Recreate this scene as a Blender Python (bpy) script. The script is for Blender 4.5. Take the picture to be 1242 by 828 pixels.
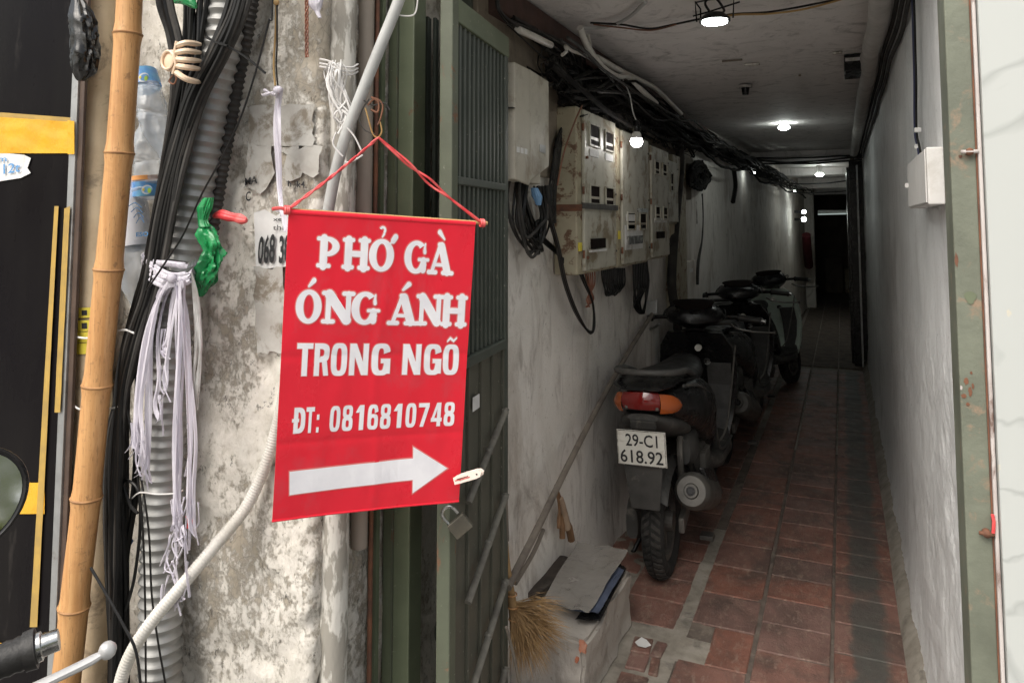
import bpy, bmesh, math, random
from mathutils import Vector, Matrix
random.seed(7)
R = math.radians
S = bpy.context.scene
COL = S.collection
for _o in list(bpy.data.objects): bpy.data.objects.remove(_o)

# ------------------------------------------------------------------ camera
YAW, PITCH, FPX, PPX, PPY, CAMH = R(23.9), R(4.0), 900.0, 621.0, 209.0, 1.45
cam_d = bpy.data.cameras.new('camera'); cam = bpy.data.objects.new('camera', cam_d); COL.objects.link(cam)
cam_d.sensor_width = 36; cam_d.lens = 36 * FPX / 1242; cam_d.shift_y = -(414 - PPY) / 1242
cam_d.clip_start = .02; cam_d.clip_end = 400
cam.location = (0, 0, CAMH); cam.rotation_euler = (R(90) + PITCH, 0, YAW)
S.camera = cam
# ------------------------------------------------------------------ light
SUN_EL, SUN_AZ = R(50), R(196)
w = bpy.data.worlds.new('World'); S.world = w; w.use_nodes = True
nt = w.node_tree; nt.nodes.clear()
sky = nt.nodes.new('ShaderNodeTexSky'); sky.sky_type = 'NISHITA'; sky.sun_disc = False
sky.sun_elevation = SUN_EL; sky.sun_rotation = SUN_AZ; sky.air_density = 1.6; sky.dust_density = 6.0; sky.ozone_density = .7
hs = nt.nodes.new('ShaderNodeHueSaturation'); hs.inputs['Saturation'].default_value = .45
bg = nt.nodes.new('ShaderNodeBackground'); bg.inputs[1].default_value = .15
wo = nt.nodes.new('ShaderNodeOutputWorld')
nt.links.new(sky.outputs[0], hs.inputs['Color']); nt.links.new(hs.outputs[0], bg.inputs[0]); nt.links.new(bg.outputs[0], wo.inputs[0])
sd = bpy.data.lights.new('sun', 'SUN'); sd.energy = 1.55; sd.angle = R(55); sd.color = (1, .96, .9)
sun = bpy.data.objects.new('sun', sd); COL.objects.link(sun)
_dir = Vector((math.sin(SUN_AZ) * math.cos(SUN_EL), math.cos(SUN_AZ) * math.cos(SUN_EL), math.sin(SUN_EL)))
sun.rotation_euler = _dir.to_track_quat('Z', 'Y').to_euler()
S.view_settings.view_transform = 'Standard'; S.view_settings.look = 'None'
S.view_settings.exposure = .38; S.view_settings.gamma = 1
S.render.engine = 'CYCLES'
S.cycles.max_bounces = 8; S.cycles.diffuse_bounces = 5; S.cycles.glossy_bounces = 3
S.cycles.transmission_bounces = 6; S.cycles.transparent_max_bounces = 8
S.cycles.sample_clamp_indirect = 4.0
try: S.cycles.use_denoising = True
except Exception: pass

# ------------------------------------------------------------------ surveying helpers
CAMP = Vector((0, 0, CAMH))
_F = Vector((-math.sin(YAW) * math.cos(PITCH), math.cos(YAW) * math.cos(PITCH), math.sin(PITCH)))
_Rt = Vector((math.cos(YAW), math.sin(YAW), 0)); _U = _Rt.cross(_F)
def ray(px, py): return _F + _Rt * ((px - PPX) / FPX) + _U * (-(py - PPY) / FPX)
def atY(px, py, Y): r = ray(px, py); return CAMP + r * (Y / r.y)
def atX(px, py, X): r = ray(px, py); return CAMP + r * (X / r.x)
def atZ(px, py, Z): r = ray(px, py); return CAMP + r * ((Z - CAMH) / r.z)
def atD(px, py, D): return CAMP + ray(px, py) * D
V = Vector
def lerp(a, b, t): return a + (b - a) * t

# ------------------------------------------------------------------ materials
class NB:
    def __init__(s, name):
        s.m = bpy.data.materials.new(name); s.m.use_nodes = True; s.t = s.m.node_tree
        s.p = s.t.nodes['Principled BSDF']; s.c = s.t.nodes.new('ShaderNodeTexCoord')
    def n(s, typ, **k):
        x = s.t.nodes.new(typ)
        for a, b in k.items(): setattr(x, a, b)
        return x
    def L(s, a, b): s.t.links.new(a, b)
    def vec(s, scale=(1, 1, 1), rot=(0, 0, 0)):
        mp = s.n('ShaderNodeMapping'); s.L(s.c.outputs['Object'], mp.inputs[0])
        mp.inputs['Scale'].default_value = scale; mp.inputs['Rotation'].default_value = rot
        return mp.outputs[0]
    def noise(s, scale, detail=6, rough=.6, vec=None, dist=0):
        x = s.n('ShaderNodeTexNoise'); x.inputs['Scale'].default_value = scale
        x.inputs['Detail'].default_value = detail; x.inputs['Roughness'].default_value = rough
        x.inputs['Distortion'].default_value = dist
        s.L(vec if vec else s.vec(), x.inputs['Vector']); return x.outputs['Fac']
    def voro(s, scale, vec=None, feature='F1'):
        x = s.n('ShaderNodeTexVoronoi', feature=feature); x.inputs['Scale'].default_value = scale
        s.L(vec if vec else s.vec(), x.inputs['Vector']); return x.outputs['Distance']
    def ramp(s, f, a, b, v0=0, v1=1):
        x = s.n('ShaderNodeMapRange'); x.inputs[1].default_value = a; x.inputs[2].default_value = b
        x.inputs[3].default_value = v0; x.inputs[4].default_value = v1; s.L(f, x.inputs[0]); return x.outputs[0]
    def mix(s, f, a, b):
        x = s.n('ShaderNodeMix', data_type='RGBA')
        if isinstance(f, (int, float)): x.inputs[0].default_value = f
        else: s.L(f, x.inputs[0])
        for v, i in ((a, 6), (b, 7)):
            if isinstance(v, tuple): x.inputs[i].default_value = (*v, 1)
            else: s.L(v, x.inputs[i])
        return x.outputs[2]
    def math(s, op, a, b=None):
        x = s.n('ShaderNodeMath', operation=op)
        for v, i in ((a, 0), (b, 1)):
            if v is None: continue
            if isinstance(v, (int, float)): x.inputs[i].default_value = v
            else: s.L(v, x.inputs[i])
        return x.outputs[0]
    def bump(s, h, strength=.3, dist=.004):
        x = s.n('ShaderNodeBump'); x.inputs['Strength'].default_value = strength; x.inputs['Distance'].default_value = dist
        s.L(h, x.inputs['Height']); s.L(x.outputs[0], s.p.inputs['Normal']); return x
    def col(s, c):
        if isinstance(c, tuple): s.p.inputs['Base Color'].default_value = (*c, 1)
        else: s.L(c, s.p.inputs['Base Color'])
    def set(s, **k):
        for a, b in k.items():
            i = s.p.inputs[a.replace('_', ' ')]
            if hasattr(b, 'is_linked') or not isinstance(b, (int, float, tuple)): s.L(b, i)
            else: i.default_value = b
        return s

def M(name, c1, c2=None, scale=12, lo=.4, hi=.65, rough=.6, bump=.15, bscale=90, bdist=.002, metal=0, stretch=(1, 1, 1), dirt=None, dlo=.55, dhi=.7, dscale=5, spec=.5, var=0, alpha=None, trans=0, coat=0):
    b = NB(name); v = b.vec(stretch)
    c = c1 if c2 is None else b.mix(b.ramp(b.noise(scale, vec=v), lo, hi), c1, c2)
    if dirt: c = b.mix(b.ramp(b.noise(dscale, 9, .7, vec=v, dist=.4), dlo, dhi), c, dirt)
    if var:
        oi = b.n('ShaderNodeObjectInfo'); h = b.n('ShaderNodeHueSaturation')
        b.L(b.ramp(oi.outputs['Random'], 0, 1, 1 - var, 1 + var), h.inputs['Value'])
        b.L(b.mix(0.0, c, c) if isinstance(c, tuple) else c, h.inputs['Color']); c = h.outputs[0]
    b.col(c); b.set(Metallic=float(metal), Specular_IOR_Level=float(spec))
    n2 = b.noise(scale * 1.7, vec=v)
    b.set(Roughness=b.ramp(n2, .3, .7, max(.03, rough - .12), min(1, rough + .12)))
    if bump: b.bump(b.noise(bscale, 4, vec=v), bump, bdist)
    if alpha is not None: b.set(Alpha=float(alpha))
    if trans: b.set(Transmission_Weight=float(trans))
    if coat: b.set(Coat_Weight=float(coat), Coat_Roughness=.08)
    return b.m

def mat_pillar():
    b = NB('peeling_limewash_concrete'); v = b.vec((1, 1, .75))
    n1 = b.noise(8, 14, .72, vec=v, dist=.1); n2 = b.noise(50, 12, .8, vec=v, dist=.08); n3 = b.noise(3.2, 4, .5)
    base = b.mix(b.ramp(b.noise(16, 8, vec=v), .35, .65), (.45, .395, .315), (.62, .56, .47))
    n1 = b.math('ADD', n1, b.math('MULTIPLY', b.math('SUBTRACT', b.noise(2.4, 3, .5), .5), .9))
    m1 = b.ramp(b.math('ADD', b.math('MULTIPLY', n1, .45), b.math('MULTIPLY', n2, .65)), .485, .545)
    low = b.n('ShaderNodeSeparateXYZ'); b.L(b.c.outputs['Object'], low.inputs[0])
    white = b.mix(b.ramp(n2, .4, .6), (.72, .68, .60), (.86, .82, .75))
    c = b.mix(m1, base, white)
    crack = b.ramp(b.voro(26, vec=b.vec((1, 1, .6)), feature='DISTANCE_TO_EDGE'), .0, .03, 1, 0)
    c = b.mix(b.math('MULTIPLY', crack, b.ramp(n1, .35, .6, .35, 0)), c, (.07, .055, .04))
    c = b.mix(b.ramp(b.noise(2.3, 8, .6, dist=1.), .58, .72, 0, .3), c, (.40, .34, .27))
    c = b.mix(b.ramp(b.noise(80, 4, .7, vec=v), .63, .69, 0, .5), c, (.20, .165, .13)); c = b.mix(b.ramp(b.noise(28, 6, .8, vec=v, dist=.2), .60, .66, 0, .8), c, (.09, .075, .06))
    b.col(c); b.set(Roughness=.88)
    h = b.math('ADD', b.math('MULTIPLY', m1, .6), b.math('MULTIPLY', n2, 1.5))
    b.bump(h, .75, .007); return b.m
def mat_innerwall(name, ca, cb, cd, stain, rough=.75, glossy=False, amt=.6):
    b = NB(name); v = b.vec((1, .8, .45)); vs = b.vec((2.2, 2.2, .28)) if glossy else b.vec((1.2, 1.2, .5))
    c = b.mix(b.ramp(b.noise(3, 9, .65, dist=.8), .35, .65), ca, cb)
    c = b.mix(b.ramp(b.noise(2.1, 10, .7, vec=v, dist=1.2), .52, .68, 0, amt), c, cd)
    st = b.noise(5, 8, .7, vec=vs, dist=.3 if glossy else 2.2)
    c = b.mix(b.ramp(st, .52, .7, 0, .3 if glossy else .6), c, stain)
    c = b.mix(b.ramp(b.noise(60, 4, .6), .63, .72, 0, .5), c, stain)
    b.col(c)
    if glossy: b.set(Roughness=b.ramp(b.noise(14, 5, vec=vs), .3, .7, rough - .16, rough + .2), Specular_IOR_Level=.55)
    else: b.set(Roughness=rough)
    h = b.math('ADD', b.noise(24 if glossy else 11, 9, .7, vec=b.vec((1, 1, .55)), dist=.3), b.math('MULTIPLY', b.noise(90, 5, .7), .35))
    b.bump(h, .9 if glossy else .45, .012 if glossy else .010); return b.m
def mat_tile():
    b = NB('terracotta_tile'); oi = b.n('ShaderNodeObjectInfo'); g = b.n('ShaderNodeTexCoord')
    geo = b.n('ShaderNodeNewGeometry')
    def N(sc, det=8, r=.6, dist=0, scl=(1, 1, 1)):
        mp = b.n('ShaderNodeMapping'); mp.inputs['Scale'].default_value = scl; b.L(geo.outputs['Position'], mp.inputs[0])
        return b.noise(sc, det, r, vec=mp.outputs[0], dist=dist)
    c = b.mix(b.ramp(N(7), .35, .65), (.175, .086, .066), (.245, .124, .096))
    h = b.n('ShaderNodeHueSaturation'); b.L(b.ramp(oi.outputs['Random'], 0, 1, .88, 1.08), h.inputs['Value']); b.L(c, h.inputs['Color'])
    b.L(b.ramp(oi.outputs['Random'], 0, 1, .8, 1.12), h.inputs['Saturation']); c = h.outputs[0]
    c = b.mix(b.ramp(N(4, 9, .7, 1., (1, .7, 1)), .45, .62, 0, .85), c, (.085, .06, .05))
    c = b.mix(b.ramp(N(45, 5, .7, .5, (1, .4, 1)), .52, .66, 0, .6), c, (.29, .215, .17))
    sx = b.n('ShaderNodeSeparateXYZ'); b.L(geo.outputs['Position'], sx.inputs[0])
    wob = b.math('ADD', sx.outputs[0], b.math('MULTIPLY', b.math('SUBTRACT', N(6), .5), .12))
    m = b.math('MULTIPLY', b.ramp(wob, -.02, .0), b.ramp(wob, .09, .115, 1, 0))
    c = b.mix(b.math('MULTIPLY', m, b.ramp(N(5), .3, .5, .45, .85)), c, (.07, .075, .068))
    b.col(c); b.set(Roughness=b.ramp(N(12), .3, .7, .42, .75))
    b.bump(b.math('ADD', N(30), b.math('MULTIPLY', N(130, 5, .7), .7)), .9, .005); return b.m
def mat_marble():
    b = NB('white_marble'); v = b.vec((1, 1, 1), (0, R(35), 0))
    wv = b.noise(1.6, 4, .45, vec=v, dist=1.6)
    vein = b.math('ABSOLUTE', b.math('SUBTRACT', wv, .5))
    c = b.mix(b.ramp(vein, 0, .016, .55, 0), (.475, .495, .48), (.29, .305, .295))
    c = b.mix(b.ramp(b.noise(3, 5), .45, .75, 0, .3), c, (.435, .455, .44))
    c = b.mix(b.ramp(b.noise(11, 6, .7, dist=.6), .66, .72, 0, .45), c, (.72, .60, .36))
    b.col(c); b.set(Roughness=.22, Specular_IOR_Level=.4); return b.m
def mat_emit(name, col, s):
    b = NB(name); b.col(col); b.set(Emission_Color=(*col, 1), Emission_Strength=float(s)); return b.m
def mat_bamboo():
    b = NB('bamboo_skin'); v = b.vec((26, 26, 1.1))
    c = b.mix(b.ramp(b.noise(4, 6, vec=v), .35, .65), (.52, .26, .095), (.64, .36, .15))
    c = b.mix(b.ramp(b.noise(5, 9, .7, dist=1), .56, .7, 0, .6), c, (.36, .16, .06))
    c = b.mix(b.ramp(b.noise(45, 4), .62, .70, 0, .6), c, (.22, .11, .05)); c = b.mix(b.ramp(b.noise(9, 8, .75, vec=b.vec((34, 34, 2))), .56, .62, 0, .6), c, (.26, .12, .045))
    b.col(c); b.set(Roughness=.5); b.bump(b.noise(8, 5, vec=v), .25, .002); return b.m
def mat_steel_paint(name, c1, c2, rust, lo=.60):
    b = NB(name)
    c = b.mix(b.ramp(b.noise(8, 7), .35, .65), c1, c2)
    n = b.noise(10, 11, .72, vec=b.vec((1, 1, .5)), dist=.5)
    m = b.ramp(n, lo, lo + .06)
    c = b.mix(m, c, rust); c = b.mix(b.ramp(b.noise(90, 4), .66, .72, 0, .5), c, (.42, .40, .34))
    b.col(c); b.set(Roughness=b.ramp(m, 0, 1, .5, .85)); b.bump(b.math('ADD', b.math('MULTIPLY', m, -.6), b.math('MULTIPLY', b.noise(60), .3)), .4, .003); return b.m

MT = {}
def mats():
    m = MT
    m['pillar'] = mat_pillar()
    m['lwall'] = mat_innerwall('dirty_limewashed_wall', (.80, .77, .73), (.70, .67, .62), (.40, .345, .29), (.22, .18, .145), amt=.85)
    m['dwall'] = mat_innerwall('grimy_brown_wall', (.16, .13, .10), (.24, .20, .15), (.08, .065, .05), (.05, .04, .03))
    m['rwall'] = mat_innerwall('gloss_painted_wall', (.84, .85, .85), (.76, .77, .77), (.42, .41, .40), (.33, .31, .29), .5, True, .4)
    m['ceil'] = mat_innerwall('smoky_ceiling', (.76, .73, .71), (.68, .65, .63), (.45, .42, .39), (.15, .14, .13), amt=.4)
    m['concrete'] = M('raw_concrete', (.33, .31, .27), (.24, .22, .195), 14, dirt=(.12, .11, .095), rough=.9, bump=.6, bscale=50, bdist=.004)
    m['grout'] = M('cement_grout', (.30, .275, .235), (.19, .17, .14), 11, rough=.92, bump=.7, bscale=55, bdist=.004, dirt=(.10, .09, .08), dscale=7)
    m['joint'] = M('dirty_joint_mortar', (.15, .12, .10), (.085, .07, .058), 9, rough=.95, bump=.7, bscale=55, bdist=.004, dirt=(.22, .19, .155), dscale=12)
    m['tile'] = mat_tile(); m['marble'] = mat_marble(); m['bamboo'] = mat_bamboo()
    m['node'] = M('bamboo_node', (.30, .15, .06), (.5, .27, .11), 30, rough=.7)
    m['pole'] = M('weathered_pale_pole', (.62, .50, .34), (.50, .385, .25), 10, rough=.75, dirt=(.33, .26, .18), dscale=9, dlo=.55, dhi=.62, bump=.4, bscale=60)
    m['green'] = mat_steel_paint('green_painted_steel', (.15, .175, .11), (.11, .13, .08), (.20, .09, .05), .64)
    m['greenlt'] = mat_steel_paint('pale_green_painted_steel', (.115, .13, .09), (.09, .10, .07), (.20, .10, .055), .57)
    m['greendk'] = mat_steel_paint('dark_green_painted_steel', (.075, .085, .07), (.055, .065, .052), (.12, .075, .05), .66)
    m['scissor'] = M('greasy_bare_steel', (.20, .19, .16), (.12, .11, .095), 20, rough=.55, metal=.3)
    m['pvc'] = M('grey_plastic_conduit', (.46, .47, .46), (.38, .385, .375), 9, rough=.5, dirt=(.28, .26, .23), dscale=6)
    m['pvcw'] = M('white_plastic_pipe', (.62, .60, .56), (.52, .50, .45), 9, rough=.5, dirt=(.34, .31, .27), dscale=7)
    m['peelpipe'] = M('peeling_white_pipe', (.64, .62, .57), (.34, .32, .28), 34, .46, .52, rough=.8, bump=.7, bscale=45, bdist=.004, stretch=(1, 1, .3), dirt=(.22, .20, .17))
    m['taupepipe'] = M('taupe_dirty_pipe', (.36, .31, .26), (.27, .23, .19), 10, rough=.7, stretch=(1, 1, .3))
    m['corr'] = M('galvanised_conduit', (.31, .31, .30), (.23, .23, .22), 8, rough=.42, metal=.35, bump=.1, dirt=(.20, .18, .16), dscale=4)
    m['black'] = M('black_cable_sheath', (.006, .006, .006), (.013, .0125, .012), 8, spec=.28, rough=.36, bump=.1)
    m['blackdust'] = M('dusty_black_cable', (.018, .017, .016), (.045, .041, .036), 14, rough=.75, bump=.2)
    m['olive'] = mat_steel_paint('olive_brown_steel', (.105, .102, .078), (.08, .08, .062), (.15, .09, .06), .62)
    m['soot'] = M('sooty_cable', (.010, .009, .009), (.03, .028, .025), 10, spec=.1, rough=.9, bump=.2)
    m['lever'] = M('silver_painted_lever', (.52, .52, .52), (.44, .44, .44), 10, rough=.4, metal=.2)
    m['rust'] = M('rusty_iron', (.20, .085, .045), (.10, .05, .035), 18, rough=.85, bump=.5)
    m['copper'] = M('braided_red_brown_wire', (.30, .12, .07), (.20, .08, .05), 40, rough=.5)
    m['red'] = M('red_vinyl_banner', (.82, .016, .040), (.78, .014, .034), 5, rough=.33, bump=.35, bscale=13, bdist=.004, stretch=(1, 1, .7), dirt=(.66, .05, .07), dscale=9, dlo=.52, dhi=.75, spec=.45)
    m['white'] = M('white_banner_print', (.93, .92, .96), (.84, .83, .88), 14, rough=.4, bump=.3, bscale=20, bdist=.003)
    m['pink'] = M('pink_print_edge', (.78, .20, .19), None, rough=.5, bump=0)
    m['redstr'] = M('red_plastic_string', (.68, .05, .06), (.78, .16, .15), 30, rough=.4)
    m['wood'] = M('pale_wood_rod', (.55, .36, .16), (.42, .26, .11), 20, rough=.6, stretch=(1, 1, 1))
    m['tape'] = M('yellow_packing_tape', (.74, .40, .025), (.66, .33, .02), 12, rough=.25, bump=.5, bscale=22, bdist=.004)
    m['tapeold'] = M('faded_tape_strip', (.46, .30, .07), (.36, .24, .07), 20, rough=.4)
    m['panel'] = M('black_gloss_panel', (.006, .005, .006), (.010, .009, .009), 3, spec=.05, rough=.3, bump=.03, bscale=3, bdist=.01, dirt=(.045, .04, .037), dscale=5, dlo=.60, dhi=.80, stretch=(1.6, 1, .5))
    m['alu'] = M('aluminium_edge', (.42, .43, .43), (.33, .34, .34), 12, rough=.4, metal=.6, dirt=(.15, .12, .09), dscale=8)
    m['brownstrip'] = M('dark_brown_trim', (.085, .055, .04), (.055, .035, .028), 12, rough=.5)
    m['paper'] = M('torn_white_paper', (.70, .70, .69), (.60, .60, .59), 15, rough=.7, bump=.5, bscale=40, dirt=(.42, .40, .36), dscale=9)
    m['greypaper'] = M('faded_grey_poster', (.46, .45, .42), (.38, .36, .33), 15, rough=.85, bump=.6, bscale=40, dirt=(.22, .19, .15), dscale=14, dlo=.5, dhi=.6)
    m['ink'] = M('black_ink', (.02, .02, .022), None, rough=.6, bump=0)
    m['blueink'] = M('blue_ink', (.10, .28, .55), None, rough=.6, bump=0)
    m['ribbon'] = M('white_plastic_ribbon', (.74, .71, .78), (.56, .53, .61), 90, rough=.28, bump=.8, bscale=220, stretch=(1, 1, .05), alpha=.82)
    m['string'] = M('dirty_white_string', (.70, .69, .68), (.52, .50, .48), 24, rough=.6)
    m['greenbag'] = M('green_plastic_film', (.02, .30, .09), (.01, .16, .05), 14, rough=.14, bump=.35, bscale=30, bdist=.006, alpha=.86)
    m['blackbag'] = M('black_plastic_film', (.006, .006, .006), (.012, .012, .012), 14, rough=.2, bump=.3, bscale=22, bdist=.006)
    m['clip'] = M('beige_plastic', (.80, .62, .45), (.74, .56, .40), 10, rough=.35, bump=0)
    m['peg'] = M('pale_pink_plastic', (.80, .70, .62), None, rough=.4, bump=0)
    m['brass'] = M('dull_brass', (.22, .20, .16), (.15, .14, .115), 20, rough=.45, metal=.7)
    m['chrome'] = M('worn_chrome', (.60, .60, .59), (.45, .45, .44), 20, rough=.25, metal=1)
    m['boxgrey'] = M('beige_enamel_box', (.46, .43, .36), (.38, .355, .295), 7, rough=.5, dirt=(.22, .18, .13), dscale=8, dlo=.50)
    m['boxrust'] = M('stained_meter_box', (.40, .36, .26), (.33, .29, .205), 9, rough=.55, dirt=(.15, .085, .05), dscale=15, dlo=.53, dhi=.58)
    m['boxpale'] = M('pale_meter_cover', (.47, .455, .385), (.38, .365, .30), 10, rough=.5, dirt=(.22, .18, .12), dscale=10, dlo=.51, dhi=.60)
    m['glassdk'] = M('dark_meter_glass', (.012, .008, .007), None, spec=.05, rough=.8, bump=0)
    m['yellow'] = M('yellow_sticker', (.80, .68, .08), (.72, .60, .06), 20, rough=.5, bump=0)
    m['bodyblk'] = M('black_scooter_plastic', (.006, .006, .007), (.010, .010, .010), 6, rough=.28, spec=.35, bump=.03, dirt=(.035, .032, .028), dscale=9, dlo=.56, dhi=.75)
    m['bodygry'] = M('dusty_grey_plastic', (.055, .053, .05), (.035, .034, .032), 12, rough=.6, dirt=(.15, .14, .12), dscale=7)
    m['shield'] = M('textured_dark_grey_plastic', (.065, .065, .063), (.045, .045, .044), 30, rough=.6, bump=.6, bscale=160)
    m['bodymint'] = M('pale_green_scooter_paint', (.58, .68, .60), (.52, .61, .54), 5, rough=.25, coat=.4)
    m['seat'] = M('black_vinyl_seat', (.008, .008, .008), (.018, .017, .016), 10, rough=.5, bump=.4, bscale=200)
    m['tyredk'] = M('tyre_groove_rubber', (.010, .010, .009), (.02, .019, .018), 10, rough=.9)
    m['tyre'] = M('dusty_tyre_rubber', (.018, .017, .016), (.05, .046, .041), 10, rough=.85, bump=.3, bscale=120)
    m['alloy'] = M('dusty_alloy', (.15, .14, .125), (.08, .075, .07), 12, rough=.55, metal=.4)
    m['exh'] = M('dull_exhaust_metal', (.12, .115, .105), (.07, .067, .062), 9, rough=.45, metal=.55, dirt=(.12, .10, .08), dscale=10)
    m['redlens'] = M('red_lens', (.16, .008, .007), None, rough=.15, bump=.1, bscale=60, coat=.5)
    m['amber'] = M('amber_lens', (.36, .075, .010), None, rough=.12, bump=.1, bscale=60, coat=.5)
    m['plate'] = M('white_number_plate', (.66, .65, .60), (.56, .55, .50), 12, rough=.45, dirt=(.38, .35, .30), dscale=10, bump=0)
    m['mirror'] = M('mirror_glass', (.85, .86, .86), None, rough=.02, bump=0, metal=1)
    m['straw'] = M('straw_bristles', (.38, .24, .11), (.24, .145, .065), 30, rough=.7, var=.2)
    m['handle'] = M('weathered_stick', (.19, .165, .135), (.12, .10, .085), 20, rough=.7)
    m['sandal'] = M('dark_rubber_sole', (.055, .042, .035), (.035, .028, .024), 10, rough=.7, dirt=(.10, .085, .07), dscale=9)
    m['sheet'] = M('clear_grey_plastic_sheet', (.40, .38, .35), (.33, .31, .28), 6, rough=.18, bump=.9, bscale=22, bdist=.008, alpha=.62)
    m['blue'] = M('slate_blue_folder', (.085, .105, .16), (.06, .075, .115), 10, rough=.45)
    m['steppl'] = mat_innerwall('worn_step_plaster', (.46, .43, .39), (.34, .31, .275), (.24, .19, .15), (.13, .11, .09), .8, False, .7)
    m['ground'] = M('street_paving', (.30, .29, .27), (.24, .23, .215), 6, rough=.9, bump=.5, bscale=40, bdist=.01)
    m['leaf'] = M('tree_foliage', (.12, .16, .04), (.22, .24, .07), 3, rough=.6, var=.2)
    m['bark'] = M('tree_bark', (.12, .09, .06), (.08, .06, .04), 12, rough=.9)
    m['bluewire'] = M('dark_blue_wire', (.03, .035, .09), None, rough=.4, bump=0)
    m['tan'] = M('tan_flat_wire', (.42, .27, .10), (.34, .2, .07), 10, rough=.5, bump=0)
    m['tarp'] = M('dark_red_cloth', (.10, .012, .018), (.07, .01, .012), 8, rough=.8)
    m['wrap'] = M('tape_wrapped_pipe', (.42, .40, .38), (.33, .31, .29), 9, rough=.7, bump=.6, bscale=26, bdist=.006, dirt=(.2, .18, .16), dscale=7)
    m['switch'] = M('off_white_enclosure', (.70, .69, .67), (.64, .63, .61), 8, rough=.45, bump=0, dirt=(.5, .48, .44))
    m['beam'] = M('dark_red_brown_timber', (.075, .038, .03), (.05, .028, .022), 10, rough=.8)
    m['trim'] = M('whitish_rust_streaked_trim', (.56, .52, .50), (.42, .37, .35), 16, .45, .6, rough=.6, stretch=(1, 1, .4), dirt=(.18, .12, .10), dscale=12, dlo=.56, dhi=.62)
    b = NB('clear_bottle_plastic'); b.col((.60, .66, .72)); b.set(Roughness=.07, IOR=1.5, Alpha=.45, Specular_IOR_Level=1.0); b.bump(b.noise(30, 4), .8, .006); m['pet'] = b.m
    m['label1'] = M('blue_green_bottle_label', (.10, .25, .58), (.16, .42, .62), 20, rough=.3, bump=0)
    m['label2'] = M('white_bottle_label', (.66, .68, .72), (.58, .60, .66), 20, rough=.3, bump=.2, bscale=40)
    m['lime'] = M('lime_print', (.35, .55, .05), None, rough=.4, bump=0)
    m['orange'] = M('orange_print', (.75, .35, .12), None, rough=.4, bump=0)
    m['e_bulb'] = mat_emit('lit_bulb', (1, .96, .93), 42)
    m['e_lamp'] = mat_emit('lit_lamp_disc', (.93, 1, .95), 42)
    m['e_tube'] = mat_emit('lit_tube', (.85, 1, .95), .25)
mats()

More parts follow.
